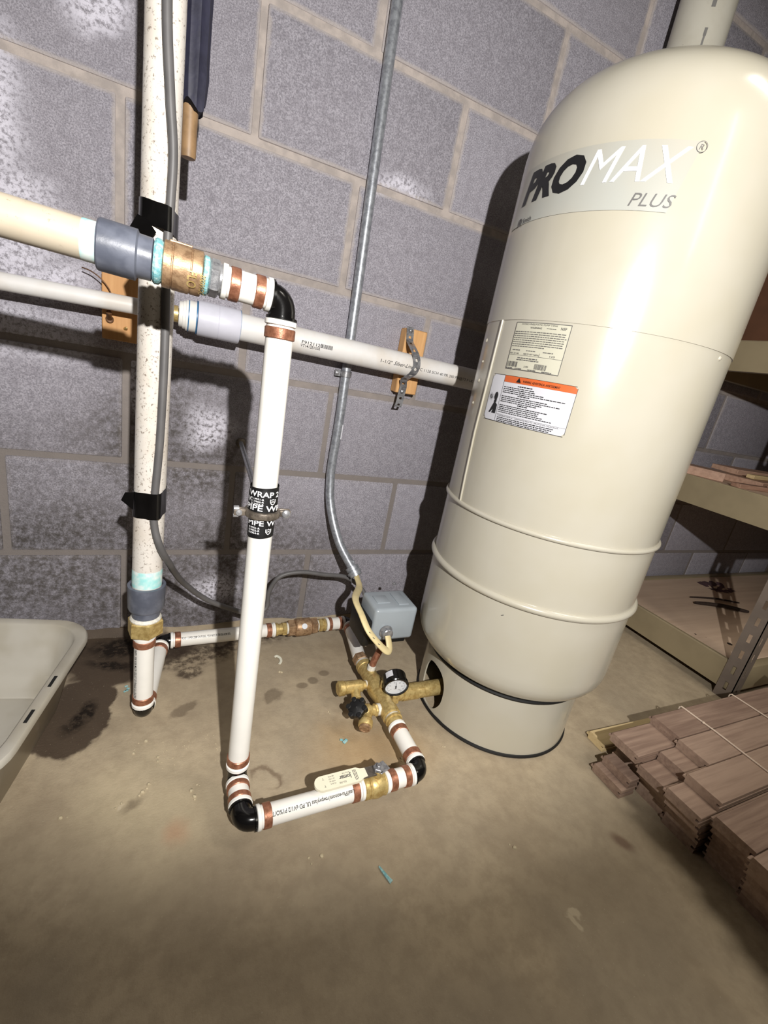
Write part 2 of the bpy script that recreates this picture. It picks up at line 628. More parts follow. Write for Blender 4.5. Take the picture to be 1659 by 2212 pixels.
def text2d(body, shear=0.0, offset=0.0):
    """flat text as (verts2d, faces), normalised: baseline y=0, cap height 1, x from 0"""
    key = (body, shear, offset)
    if key in _tcache:
        return _tcache[key]
    cu = bpy.data.curves.new('t', 'FONT')
    cu.body = body
    cu.size = 1.0
    cu.shear = shear
    cu.offset = offset
    cu.resolution_u = 3
    ob = bpy.data.objects.new('t', cu)
    COL.objects.link(ob)
    dg = bpy.context.evaluated_depsgraph_get()
    me = bpy.data.meshes.new_from_object(ob.evaluated_get(dg))
    vs = [(v.co.x, v.co.y) for v in me.vertices]
    fs = [tuple(p.vertices) for p in me.polygons]
    bpy.data.objects.remove(ob)
    bpy.data.curves.remove(cu)
    bpy.data.meshes.remove(me)
    x0 = min(v[0] for v in vs)
    x1 = max(v[0] for v in vs)
    out = ([(v[0] - x0, v[1]) for v in vs], fs, x1 - x0)
    _tcache[key] = out
    return out


def text_on(g, body, fn, width, cap, shear=0.0, offset=0.0, step=None, vstep=None):
    """lay text onto a surface: fn(u, v) -> Vector; width = length of the line, cap = cap height"""
    vs, fs, w = text2d(body, shear, offset)
    capf = .73
    bm = bmesh.new()
    bv = [bm.verts.new((x / w * width, y / capf * cap, 0)) for x, y in vs]
    for f in fs:
        try:
            bm.faces.new([bv[i] for i in f])
        except ValueError:
            pass
    if step:
        k = step
        while k < width:
            bmesh.ops.bisect_plane(bm, geom=bm.verts[:] + bm.edges[:] + bm.faces[:], plane_co=(k, 0, 0), plane_no=(1, 0, 0))
            k += step
    if vstep:
        k = -cap * .3
        while k < cap * 1.2:
            bmesh.ops.bisect_plane(bm, geom=bm.verts[:] + bm.edges[:] + bm.faces[:], plane_co=(0, k, 0), plane_no=(0, 1, 0))
            k += vstep
    bm.verts.index_update()
    g.add([fn(v.co.x, v.co.y) for v in bm.verts], [tuple(v.index for v in f.verts) for f in bm.faces])
    bm.free()
    return g


def quad_on(g, fn, u0, v0, u1, v1, nu=1, nv=1, slant=0.0):
    vs, fs = [], []
    for j in range(nv + 1):
        for i in range(nu + 1):
            v = v0 + (v1 - v0) * j / nv
            vs.append(fn(u0 + (u1 - u0) * i / nu + slant * (v - v0), v))
    for j in range(nv):
        for i in range(nu):
            a = j * (nu + 1) + i
            fs.append((a, a + 1, a + nu + 2, a + nu + 1))
    return g.add(vs, fs)


def spline(pts, n=8):
    """Catmull-Rom through pts"""
    P = [Vector(p) for p in pts]
    out = []
    for i in range(len(P) - 1):
        p0, p1, p2, p3 = P[max(i - 1, 0)], P[i], P[i + 1], P[min(i + 2, len(P) - 1)]
        for k in range(n):
            t = k / n
            out.append(.5 * ((2 * p1) + (p2 - p0) * t + (2 * p0 - 5 * p1 + 4 * p2 - p3) * t * t + (3 * p1 - p0 - 3 * p2 + p3) * t ** 3))
    out.append(P[-1])
    return out


def structure(name, g, mat, **kw):
    o = put(name, g, mat, None, **kw)
    o['kind'] = 'structure'
    return o


# ------------------------------------------------------------------ room shell
X0, X1, Y0, ZC = -1.8, 3.0, -3.6, 2.4
structure('floor', G().box(((X0 + X1) / 2, (Y0 + .15) / 2, -.05), (X1 - X0 + .3, -Y0 + .3, .1)), 'floor')
structure('ceiling', G().box(((X0 + X1) / 2, (Y0 + .15) / 2, ZC + .05), (X1 - X0 + .3, -Y0 + .3, .1)), 'ceiling')
structure('wall_left', G().box((X0 - .05, (Y0 + .15) / 2, ZC / 2), (.1, -Y0 + .15, ZC)), 'plain_wall')
structure('wall_right', G().box((X1 + .05, (Y0 + .15) / 2, ZC / 2), (.1, -Y0 + .15, ZC)), 'plain_wall')
structure('wall_front', G().box(((X0 + X1) / 2, Y0 - .05, ZC / 2), (X1 - X0, .1, ZC)), 'plain_wall')
wall = structure('wall_back', G().box(((X0 + X1) / 2, .0775, ZC / 2), (X1 - X0, .150, ZC)), 'mortar')

# concrete blocks, one object each (16 x 8 inch module), proud of the recessed mortar
BH, BW, JT = .2032, .4064, .0115
g0 = G().box((0, 0, 0), (BW - JT, .09, BH - JT), .004, None, 2)
block_me = None
heads = [.113, .32, .113, .32, .102, .310, .106, .31, .106, .31, .106]
for row in range(0, 10):
    hx = heads[row]
    k = -3
    while hx + k * BW < 2.95:
        cx = hx + (k + .5) * BW
        if cx + BW / 2 > X1:
            break
        if block_me is None:
            o = put('concrete_block', g0, 'block', wall)
            block_me = o.data
        else:
            o = bpy.data.objects.new('concrete_block', block_me)
            COL.objects.link(o)
            o.parent = wall
        o.location = (cx + R.uniform(-.001, .001), .045 + R.uniform(-.0012, .0008), (row + .5) * BH)
        o.rotation_euler = (R.uniform(-.003, .003), R.uniform(-.002, .002), R.uniform(-.003, .003))
        k += 1

# rough mortar fillet where the wall meets the slab
g = G()
vs, fs = [], []
N = 140
for i in range(N + 1):
    x = -1.2 + 3.9 * i / N
    h = .010 + .012 * noise.noise((x * 6, 1, 0)) + .006 * noise.noise((x * 25, 5, 0))
    d = .014 + .012 * noise.noise((x * 7, 9, 0)) + .006 * noise.noise((x * 30, 3, 0))
    vs += [(x, .02, .004 + max(h, .003)), (x, -.002, .002 + max(h, .003)), (x, -max(d, .005) * .6, max(h, .004) * .5), (x, -max(d, .005) * 1.2, -.002)]
for i in range(N):
    for k in range(3):
        fs.append((i * 4 + k, i * 4 + k + 1, (i + 1) * 4 + k + 1, (i + 1) * 4 + k))
structure('trim_1', g.add(vs, fs), 'floor')

# ------------------------------------------------------------------ pressure tank
TC = Vector((.885, -.364, 0))
TR = .202
tank = thing('pressure_tank', 'tall cream well pressure tank with round dome standing on the floor', 'tank', TC)


def on_tank(off, r=None):
    rr = (TR if r is None else r) + off

    def fn(s_, z):
        a = s_ / TR
        return Vector((TC.x + math.cos(a) * rr, TC.y + math.sin(a) * rr, z))
    return fn


prof = []
zs, hd, pw = 1.02, .14, 2.75
for i in range(0, 15):       # bottom head
    a = (pi / 2) * (1 - i / 14)
    prof.append((.20 - .082 * math.sin(a) ** (2 / 2.75), max(TR * math.cos(a) ** (2 / 2.75), 0.0)))
prof += [(.341, TR), (.469, TR), (.60, TR), (.7868, TR), (.7869, TR + .0012), (.90, TR + .0010), (1.0, TR)]
for i in range(0, 19):
    a = (pi / 2) * i / 18
    prof.append((zs + hd * math.sin(a) ** (2 / pw), TR * max(math.cos(a), 0) ** (2 / pw)))
put('shell', G().lathe(TC, (0, 0, 1), prof, 96), 'tank', tank, sharp=60)
for z, rr in ((.341, .0068), (.469, .0045)):
    put('band_ridge', G().torus(TC + Vector((0, 0, z)), (0, 0, 1), TR + .0005, rr, 96, 12), 'tank', tank)
# skirt with the pipe opening
bm = bmesh.new()
SR = .168
n_s, ths = 160, []
sk = G()
zs_ = [0.004, .02, .04, .06, .08, .10, .12, .136]
HA, HZ, HW, HH = math.atan2(.005, -.16), .060, .041, .050       # hole centre and half sizes


def hole_r(th, z):
    du = ((th - HA + pi) % (2 * pi) - pi) * SR
    return (abs(du / HW) ** 2.4 + abs((z - HZ) / HH) ** 2.4) ** (1 / 2.4)


def sk_pt(th, z, r):
    return (TC.x + math.cos(th) * r, TC.y + math.sin(th) * r, z)


# plain skirt outside the opening window
WA = .36
nA = 96
a0, a1 = HA + WA, HA - WA + 2 * pi
for r in (SR, SR - .003):
    vs = []
    for i in range(nA + 1):
        th = a0 + (a1 - a0) * i / nA
        vs += [sk_pt(th, .003, r), sk_pt(th, .136, r)]
    sk.add(vs, [(2 * i, 2 * i + 2, 2 * i + 3, 2 * i + 1) for i in range(nA)])
    # window patch: rings from the hole outline to the window border
    m = 64
    inner, outer = [], []
    for i in range(m):
        q = 2 * pi * i / m
        c, s_ = math.cos(q), math.sin(q)
        k = (abs(c) ** 2.4 + abs(s_) ** 2.4) ** (-1 / 2.4)
        inner.append((HA + k * c * HW / SR, HZ + k * s_ * HH))
        # square border
        kk = min(WA / max(abs(c), 1e-6), 1e9)
        zz = (.136 - HZ) if s_ > 0 else (HZ - .003)
        k2 = min(WA / max(abs(c), 1e-6), zz / max(abs(s_), 1e-6))
        outer.append((HA + k2 * c, HZ + k2 * s_))
    for ct, cz in ((HA - WA, .003), (HA + WA, .003), (HA + WA, .136), (HA - WA, .136)):
        bi = min(range(m), key=lambda i: ((outer[i][0] - ct) * SR) ** 2 + (outer[i][1] - cz) ** 2)
        outer[bi] = (ct, cz)
    vs, fs = [], []
    nr = 6
    for j in range(nr + 1):
        t_ = j / nr
        for i in range(m):
            th = inner[i][0] * (1 - t_) + outer[i][0] * t_
            z = inner[i][1] * (1 - t_) + outer[i][1] * t_
            vs.append(sk_pt(th, z, r))
    for j in range(nr):
        for i in range(m):
            i2 = (i + 1) % m
            fs.append((j * m + i, j * m + i2, (j + 1) * m + i2, (j + 1) * m + i))
    sk.add(vs, fs)
# lip of the opening
vs, fs = [], []
for i in range(64):
    th, z = inner[i]
    vs += [sk_pt(th, z, SR), sk_pt(th, z, SR - .003)]
for i in range(64):
    j = (i + 1) % 64
    fs.append((2 * i, 2 * j, 2 * j + 1, 2 * i + 1))
sk.add(vs, fs)
put('skirt', sk, 'tank', tank)
put('base_ring', G().torus(TC + Vector((0, 0, .004)), (0, 0, 1), SR - .0005, .004, 96, 8), 'ring_and_gap', tank, 'black rubber ring under the skirt')
put('skirt_gap_shade', G().torus(TC + Vector((0, 0, .136)), (0, 0, 1), SR - .001, .0045, 96, 8), 'ring_and_gap', tank, 'black ring painting the shade in the gap between shell and skirt')  # black ring paints the shade of the open gap under the shell
# raised seam down the shell, its step, weld dimples
fn = on_tank(.0012)
put('seam_bead', G().tube([fn(-.6565, .787), fn(-.657, .70), fn(-.6585, .60), fn(-.654, .52), fn(-.650, .470)], .0019, 10), 'tank', tank)
g = G()
for s_, z, r in ((-.708, .756, .004), (-.697, .687, .004), (-.700, .647, .003), (-.7, .72, .0025), (-.288, .779, .004)):
    a = s_ / TR
    d = Vector((math.cos(a), math.sin(a), 0))
    g.lathe(Vector((TC.x, TC.y, z)) + d * (TR - .001), d, [(0, r), (.0015, r * .9), (.0028, r * .5), (.0031, 0)], 12)
put('weld_dot', g, 'tank', tank, kind='stuff')

# logo band and lettering
L = on_tank(.0016)
L2 = on_tank(.0021)
g = G()
quad_on(g, L, -.716, .9295, -.452, 1.0085, 40, 1, .22)
band = put('logo_band', g, 'band', tank, 'faint grey-green band behind the lettering')


def tank_text(name, body, s0, z0, width, cap, mat, shear=0.0, offset=0.0, parent=None, label=None, lay=L2):
    gg = G()
    text_on(gg, body, lambda u, v: lay(s0 + u, z0 + v), width, cap, shear, offset, step=.006)
    return put(name, gg, mat, parent or tank, label)


tank_text('lettering', 'PRO', -.6855, .9600, .1165, .0405, 'ink', .32, .052, band, 'heavy black letters PRO')
tank_text('lettering', 'MAX', -.5690, .9620, .1240, .0425, 'whiteink', .32, -.002, band, 'thin white letters MAX')
tank_text('lettering', 'PLUS', -.4995, .9345, .0535, .0160, 'greyink', .30, -.006, band, 'thin grey letters PLUS')
g = G()
text_on(g, 'R', lambda u, v: L2(-.4385 + u, 1.0 + v), .0050, .0060, .2, -.01)
vs, fs = [], []
for i in range(32):
    a = 2 * pi * i / 32
    vs += [L2(-.4358 + math.cos(a) * .0064, 1.003 + math.sin(a) * .0062), L2(-.4358 + math.cos(a) * .0057, 1.003 + math.sin(a) * .0055)]
for i in range(32):
    j = (i + 1) % 32
    fs.append((2 * i, 2 * j, 2 * j + 1, 2 * i + 1))
g.add(vs, fs)
put('registered_mark', g, 'greyink', band)
g = G()
text_on(g, 'Smith', lambda u, v: L2(-.6690 + u, .9305 + v), .0225, .0070, .1, .004, step=.004)
vs, fs = [], []
for i in range(24):
    a = 2 * pi * i / 24
    vs += [L2(-.678 + math.cos(a) * .0062, .9335 + math.sin(a) * .0058), L2(-.678 + math.cos(a) * .0042, .9335 + math.sin(a) * .0038)]
for i in range(24):
    j = (i + 1) % 24
    fs.append((2 * i, 2 * j, 2 * j + 1, 2 * i + 1))
g.add(vs, fs)
quad_on(g, L2, -.6815, .9315, -.6785, .9355)
quad_on(g, L2, -.6775, .9300, -.6760, .9375)
put('maker_mark', g, 'greyink', tank)


def frame(g, fn, u0, v0, u1, v1, w, nu=10):
    quad_on(g, fn, u0, v0, u1, v0 + w, nu)
    quad_on(g, fn, u0, v1 - w, u1, v1, nu)
    quad_on(g, fn, u0, v0, u0 + w, v1)
    quad_on(g, fn, u1 - w, v0, u1, v1)


def words(g, fn, u0, u1, v, h, rr):
    """an unreadably small printed line: word-long dashes"""
    u = u0
    while u < u1 - .002:
        w = min(rr.uniform(.0018, .0065), u1 - u)
        quad_on(g, fn, u, v + rr.uniform(-.0001, .0001), u + w, v + h)
        u += w + rr.uniform(.0006, .0012)


rr = random.Random(3)
D0, D1 = on_tank(.0007), on_tank(.0012)
g = G()
quad_on(g, D0, -.6175, .7125, -.5235, .7835, 16)
lab = put('spec_label', g, 'label_cream', tank, 'cream data label with barcodes')
g = G()
frame(g, D1, -.6175, .7125, -.5235, .7835, .0009)
text_on(g, 'HYDRO-PNEUMATIC PUMP TANK', lambda u, v: D1(-.606 + u, .7795 + v), .062, .0023, .1, 0, .006)
text_on(g, 'WARNING', lambda u, v: D1(-.588 + u, .7745 + v), .020, .0026, 0, .01, .006)
text_on(g, 'NSF', lambda u, v: D1(-.5385 + u, .7755 + v), .0085, .0042, 0, .01, .006)
words(g, D1, -.560, -.545, .7755, .0008, rr)
for k in range(8):
    words(g, D1, -.6155, -.5265 if k < 7 else -.556, .7690 - k * .0031, .0011, rr)
for u in (-.612, -.585, -.556):
    words(g, D1, u, u + .016, .7415, .0012, rr)
text_on(g, 'PSX 32 HR', lambda u, v: D1(-.6155 + u, .7360 + v), .018, .0022, 0, .008)
text_on(g, 'ABCD 007 NSF61', lambda u, v: D1(-.589 + u, .7362 + v), .028, .0022, 0, .008, .006)
text_on(g, '125', lambda u, v: D1(-.544 + u, .7365 + v), .008, .0024, 0, .01)
quad_on(g, D1, -.6175, .7345, -.5235, .7349, 10)
quad_on(g, D1, -.5610, .7345, -.5606, .7400)
words(g, D1, -.598, -.560, .7300, .0014, rr)
words(g, D1, -.599, -.558, .7272, .0014, rr)
for u0 in (-.6155, -.5640):
    u = u0
    while u < u0 + .0195:
        w = rr.choice((.0004, .0007, .0011))
        quad_on(g, D1, u, .7165, u + w, .7245)
        u += w + rr.choice((.0004, .0006, .0009))
text_on(g, '2185', lambda u, v: D1(-.582 + u, .7175 + v), .008, .0024, 0, .01)
for u in (-.6165, -.598, -.574, -.550):
    words(g, D1, u, u + .0155, .7138, .0013, rr)
put('print', g, 'greyink', lab)
g = G()
words(g, lambda u, v: D1(-.626 + v * 0 + (u * 0), .742 + u), 0, .020, 0, .001, rr)
g = G()
u0, u1, v0, v1 = -.6425, -.4905, .6275, .7025
rd = .006
vs = []
for cx, cy, st in ((u1 - rd, v1 - rd, 0), (u0 + rd, v1 - rd, 1), (u0 + rd, v0 + rd, 2), (u1 - rd, v0 + rd, 3)):
    pass
NU = 26
vs, fs = [], []
for i in range(NU + 1):
    u = u0 + (u1 - u0) * i / NU
    e = min(u - u0, u1 - u)
    dz = rd - math.sqrt(max(rd * rd - max(rd - e, 0) ** 2, 0))
    vs += [D0(u, v0 + dz), D0(u, v1 - dz)]
g.add(vs, [(2 * i, 2 * i + 2, 2 * i + 3, 2 * i + 1) for i in range(NU)])
warn = put('warning_label', g, 'label_white', tank, 'white warning label with orange heading')
UB = -.6425 + .030          # pictogram column width
g = G()
vs = []
for i in range(NU + 1):
    u = UB + (u1 - .0006 - UB) * i / NU
    e = u1 - u
    dz = rd - math.sqrt(max(rd * rd - max(rd - e, 0) ** 2, 0))
    vs += [D1(u, v1 - .0105), D1(u, v1 - .0006 - dz)]
g.add(vs, [(2 * i, 2 * i + 2, 2 * i + 3, 2 * i + 1) for i in range(NU)])
put('heading_band', g, 'orange', warn, 'orange heading band')
g = G()
D2 = on_tank(.0017)
vs, fs = [], []
n2 = 60
pts = []
for i in range(n2):
    t_ = i / n2 * 4
    k, f = int(t_), t_ - int(t_)
    c = [(u0, v0), (u1, v0), (u1, v1), (u0, v1)]
    a, b = c[k], c[(k + 1) % 4]
    pts.append((a[0] + (b[0] - a[0]) * f, a[1] + (b[1] - a[1]) * f))
frame(g, D1, u0 + rd * .3, v0, u1 - rd * .3, v0 + .0006, .0006, 16)
frame(g, D1, u0 + rd * .3, v1 - .0006, u1 - rd * .3, v1, .0006, 16)
quad_on(g, D1, u0, v0 + rd * .5, u0 + .0006, v1 - rd * .5)
quad_on(g, D1, u1 - .0006, v0 + rd * .5, u1, v1 - rd * .5)
quad_on(g, D1, UB - .0005, v0, UB, v1)
g.add([D2(UB + .0245, v1 - .0088), D2(UB + .0335, v1 - .0088), D2(UB + .029, v1 - .0015)], [(0, 1, 2)])
text_on(g, 'WARNING  ADVERTENCIA  AVERTISSEMENT', lambda u, v: D2(UB + .037 + u, v1 - .0078 + v), .060, .0036, 0, .004, .006)
z = v1 - .0155
for blk, n_ in enumerate((4, 4, 5)):
    words(g, D1, UB + .030 + blk * .004, UB + .056, z, .0015, rr)
    z -= .0033
    for k in range(n_):
        words(g, D1, UB + .0025, UB + rr.uniform(.06, .112), z, .0012, rr)
        z -= .0028
quad_on(g, D1, UB, v0 + .0125, u1, v0 + .0128, 12)
text_on(g, 'CALIFORNIA PROP 65 - CALIFORNIE PROP 65 - PROP 65 DE CALIFORNIA', lambda u, v: D1(UB + .003 + u, v0 + .0100 + v), .108, .0017, 0, 0, .006)
for k in range(3):
    words(g, D1, UB + .004, UB + .104 - k * .002, v0 + .0070 - k * .0027, .0013, rr)
# pictogram: head, shoulders and a burst
vs = [D1(UB - .010 + math.cos(a) * .0042, v0 + .040 + math.sin(a) * .0066) for a in [2 * pi * i / 20 for i in range(20)]]
g.add(vs, [tuple(range(20))])
g.add([D1(UB - .013, v0 + .030), D1(UB - .0065, v0 + .030), D1(UB - .0065, v0 + .036), D1(UB - .011, v0 + .036)], [(0, 1, 2, 3)])
g.add([D1(UB - .020, v0 + .012), D1(UB - .016, v0 + .012), D1(UB - .008, v0 + .022), D1(UB - .008, v0 + .030), D1(UB - .0115, v0 + .030)], [(0, 1, 2, 3, 4)])
g.add([D1(UB - .0125, v0 + .012), D1(UB - .003, v0 + .012), D1(UB - .003, v0 + .026), D1(UB - .0075, v0 + .0295)], [(0, 1, 2, 3)])
for i in range(14):
    a = 2 * pi * i / 14 + .1
    l_ = rr.uniform(.006, .010)
    c0 = (UB - .022, v0 + .038)
    g.add([D1(c0[0] + math.cos(a + .3) * .0012, c0[1] + math.sin(a + .3) * .0012), D1(c0[0] + math.cos(a) * l_, c0[1] + math.sin(a) * l_),
           D1(c0[0] + math.cos(a - .3) * .0012, c0[1] + math.sin(a - .3) * .0012)], [(0, 1, 2)])
put('print', g, 'ink', warn)
# scratch on the lower shell
g = G()
g.add([D1(-.503, .3105), D1(-.499, .3125), D1(-.4985, .3145), D1(-.502, .3125)], [(0, 1, 2, 3)])
put('paint_chip', g, 'greyink', tank)

# ------------------------------------------------------------------ plumbing helpers
PR = .0150      # white pipe radius
ZP = .050       # height of the floor loop


def pex(label, a, b, rings=(True, True), parent_name='white_pipe', text=None, tface=None, ring_off=.0085, ring_w=.0115, flip=False):
    """white pipe with stop collars and copper crimp rings at its ends"""
    a, b = Vector(a), Vector(b)
    d = (b - a).normalized()
    L_ = (b - a).length
    t = thing(parent_name, label, 'pipe', (a + b) / 2)
    put('pipe_body', G().cyl(a, b, PR, 32), 'pex', t)
    for k, (e, sgn) in enumerate(((a, 1), (b, -1))):
        if not rings[k]:
            continue
        dd = d * sgn
        put('stop_collar', G().lathe(e, dd, [(0, PR + .0012), (.0006, PR + .0020), (.0050, PR + .0020), (.0056, PR + .0010)], 32), 'collar', t)
        c = e + dd * ring_off
        rg = G().lathe(c, dd, [(0, PR + .0008), (.0008, PR + .0016), (ring_w - .0008, PR + .0016), (ring_w, PR + .0008)], 32)
        up = Vector((0, 0, 1)) if abs(d.z) < .9 else Vector((0, -1, 0))
        put('crimp_ring', rg, 'copper', t, 'copper crimp ring')
    if text:
        body, frac0, frac1, cap = text
        n = Vector(tface).normalized()
        n = (n - d * n.dot(d)).normalized()
        bn = n.cross(d)
        rr_ = PR + .0004
        u0_ = L_ * frac0

        def f(u, v):
            an = v / rr_
            return a + d * (L_ * frac1 - u if flip else u0_ + u) + (n * math.cos(an) + bn * (math.sin(an) * (-1 if flip else 1))) * rr_
        gg = G()
        text_on(gg, body, lambda u, v: f(u, v - cap / 2), L_ * (frac1 - frac0), cap, 0, .016, None, .002)
        put('pipe_print', gg, 'ink', t)
    return t


def elbow(label, c, d1, d2, leg1, leg2, r=.0145, bend=.016, mat='black', name='pipe_elbow', lug=True):
    """moulded elbow at corner c with legs along d1 and d2"""
    c, d1, d2 = Vector(c), Vector(d1).normalized(), Vector(d2).normalized()
    t = thing(name, label, 'elbow', c)
    pts = [c + d1 * leg1, c + d1 * (bend + .001)]
    for i in range(1, 8):
        q = i / 8
        pts.append((c + d1 * bend) * (1 - q) ** 2 + c * 2 * q * (1 - q) + (c + d2 * bend) * q ** 2)
    pts += [c + d2 * (bend + .001), c + d2 * leg2]
    put('elbow_body', G().tube(pts, r, 28), mat, t, sharp=50)
    if lug:
        g = G()
        for dd, leg, other in ((d1, leg1, d2), (d2, leg2, d1)):
            w = dd.cross(other).normalized()
            for sg in (1, -1):
                g.box(c + dd * (leg - .0016) - other * (r + .0008) + w * (sg * .002), (.003, .003, .003), .0005)
            g.lathe(c + dd * (leg - .0035), dd, [(0, r), (.0005, r + .0018), (.0032, r + .0018), (.0035, r + .0006)], 28)
        put('stop_flange', g, mat, t)
    return t


def hexnut(g, a, d, w, r, ch=.0012, phase=0.0):
    return g.lathe(a, d, [(0, r - ch), (ch, r), (w - ch, r), (w, r - ch)], 6, phase)


X, Y, Z = Vector((1, 0, 0)), Vector((0, 1, 0)), Vector((0, 0, 1))

# ------------------------------------------------------------------ riser and floor loop
RX, RY = .3045, -.476
RT = Vector((.2995, -.473, .726))        # top elbow corner
RB = Vector((.3050, -.476, ZP))          # foot elbow corner
FC = Vector((.3050, -.551, ZP))          # front left elbow corner
FR = Vector((.5960, -.5415, ZP))         # front right elbow corner
dR = (RT - RB).normalized()
riser = pex('tall white vertical riser pipe with a black tape wrap at mid height', RB + dR * .0225, RT - dR * .0215, ring_off=.008)
elbow('glossy black elbow at the top of the tall riser', RT, -X, -dR, .0128, .0212)
elbow('black elbow at the foot of the tall riser, mostly hidden', RB, dR, -Y, .0222, .0110)
pex('short white pipe stub between the riser foot and the front left black elbow', RB - Y * .0112, FC + Y * .0232, ring_off=.0062, ring_w=.0085)
elbow('glossy black elbow at the front left corner of the floor loop', FC, Y, (FR - FC), .0230, .0180)
dF = (FR - FC).normalized()
VC = FC + dF * .2015                     # ball valve centre
pex('long white floor pipe with grey print between front left elbow and lever valve', FC + dF * .0184, VC - dF * .0190,
    text=('PP Leaf/Plu-eonom/rtwpvy/ass UL PD eV1/2 P1%O/TE', .10, .93, .0058), tface=(-.15, -.65, .75), flip=True)
pex('short white floor pipe between the lever valve and the front right elbow', VC + dF * .0200, FR - dF * .0170, ring_off=.0075)
dB = Vector((.0085, 1, 0)).normalized()
elbow('black elbow at the front right corner of the floor loop', FR, -dF, dB, .0168, .0180)
AD = FR + dB * .1010                     # end of the short pipe / start of brass adapter
pex('short white floor pipe between the front right elbow and the brass tank tee', FR + dB * .0182, AD, ring_off=.0085)

# black pipe wrap tape on the riser, with print
TZ0, TZ1 = .452, .517


def rax(z):
    return RB + dR * ((z - RB.z) / dR.z)


tp = G()
nz, ns = 26, 40
vs, fs = [], []
for j in range(nz + 1):
    z = TZ0 + (TZ1 - TZ0) * j / nz
    for k in range(ns):
        a = 2 * pi * k / ns
        step_ = .0022 if z > .480 else .0010
        if .4775 < z < .511 and math.cos(a - 3.6) > -.2:
            step_ += .0006
        rr_ = PR + step_ + .0003 * noise.noise((math.cos(a) * 3, math.sin(a) * 3, z * 80))
        c = rax(z + .002 * math.cos(a) * .6)
        vs.append((c.x + math.cos(a) * rr_, c.y + math.sin(a) * rr_, c.z))
for j in range(nz):
    for k in range(ns):
        k2 = (k + 1) % ns
        fs.append((j * ns + k, j * ns + k2, (j + 1) * ns + k2, (j + 1) * ns + k))
tp.add(vs, fs)
wrap = put('wrap_tape', tp, 'blackmat', riser, 'black printed pipe wrap tape')
g = G()
AC = math.atan2(-.53, -.105)             # side facing the viewer


def rt(s0, z0, dr):
    rr_ = PR + dr

    def f(u, v):
        a = AC + (s0 + u) / rr_
        c = rax(z0 + v)
        return Vector((c.x + math.cos(a) * rr_, c.y + math.sin(a) * rr_, z0 + v))
    return f


text_on(g, 'WRAP 2', rt(-.0205, .5060, .0031), .0420, .0070, 0, .016, .003)
text_on(g, 'PIPE WR', rt(-.0230, .4885, .0036), .0500, .0074, 0, .016, .003)
for k in range(3):
    text_on(g, ('71.9951-R', '71.9952-R', '71.9954-R')[k], rt(-.0160, .5020 - k * .0032, .0036), .0170, .0022, 0, .01, .003)
text_on(g, 'V', rt(-.0215, .4985, .0036), .0055, .0060, 0, .02, .003)
text_on(g, 'PIPE W', rt(-.0180, .4690, .0022), .0380, .0070, 0, .016, .003)
for k in range(3):
    text_on(g, ('0.9951-R', '0.9952-R', '0.9954-R')[k], rt(-.0160, .4645 - k * .0034, .0022), .0150, .0024, 0, .01, .003)
for s0, z0, dr in ((.0080, .4965, .0036), (.0060, .4575, .0022)):
    f = rt(s0, z0, dr)
    sh = [(0, .0075), (.0024, .0068), (.0040, .0080), (.0056, .0068), (.0080, .0075), (.0078, .0035), (.0062, .0012), (.0040, 0), (.0018, .0012), (.0002, .0035)]
    si = [(.004 + (x - .004) * .76, .0042 + (y - .0042) * .76) for x, y in sh]
    vs = [f(*p) for p in sh] + [f(*p) for p in si]
    n = len(sh)
    g.add(vs, [(i, (i + 1) % n, n + (i + 1) % n, n + i) for i in range(n)])
    text_on(g, 'UPC', rt(s0 + .0016, z0 + .0032, dr), .0050, .0022, .2, .005)
put('tape_print', g, 'whiteink', wrap)

# split-ring hanger on a rod out of the wall
HZc = .4815
hc = rax(HZc)
hang = thing('split_ring_hanger', 'grey metal split ring hanger clamped around the riser tape on a wall rod', 'pipe hanger', (hc.x, 0, HZc))
g = G()
vs, fs = [], []
prof_h = [(.0030, -.0045), (.0062, -.0040), (.0075, 0), (.0062, .0040), (.0030, .0045)]
nseg = 40
for half, (b0, b1) in enumerate(((-pi * .97, -pi * .03), (pi * .03, pi * .97))):
    gg = G()
    vs, fs = [], []
    n = 20
    for i in range(n + 1):
        a = b0 + (b1 - b0) * i / n
        for r_, z in prof_h:
            vs.append((hc.x + math.cos(a) * (PR + r_), hc.y + math.sin(a) * (PR + r_), HZc + z))
    k = len(prof_h)
    for i in range(n):
        for j in range(k):
            j2 = (j + 1) % k
            fs.append((i * k + j, i * k + j2, (i + 1) * k + j2, (i + 1) * k + j))
    fs += [tuple(range(k)), tuple(range(n * k, (n + 1) * k))]
    gg.add(vs, fs)
    sgn = -1 if half == 0 else 1
    for sx in (-1, 1):
        gg.box((hc.x + sx * (PR + .0125), hc.y + sgn * .0030, HZc), (.014, .0042, .0085), .0012, None, 2)
    put('ring_half', gg, 'castiron', hang)
for sx in (-1, 1):
    c = Vector((hc.x + sx * (PR + .0135), hc.y, HZc))
    gg = G().cyl(c + Y * .010, c - Y * .0052, .0018, 12)
    if sx > 0:
        gg.lathe(c - Y * .0052, -Y, [(0, .0055), (.0015, .0052), (.0030, .0030), (.0034, 0)], 16)
        gg.box(c - Y * .0086, (.009, .0005, .0012), 0, Matrix.Rotation(-.6, 3, 'Y'))
    else:
        gg.lathe(c - Y * .0052, -Y, [(0, .0040), (.0015, .0036), (.0022, 0)], 12)
        gg.lathe(c + Z * .0036 - Y * .001, -X, [(0, .004), (.006, .004)], 12)
        gg.lathe(c - Z * .0040 - Y * .001, -X, [(0, .0035), (.006, .0035)], 12)
    put('clamp_screw', gg, 'steel', hang)
put('threaded_rod', G().cyl((hc.x + .03, -.001, .467), (hc.x + .0015, hc.y + PR + .0080, HZc - .0005), .0046, 14), 'galv', hang)
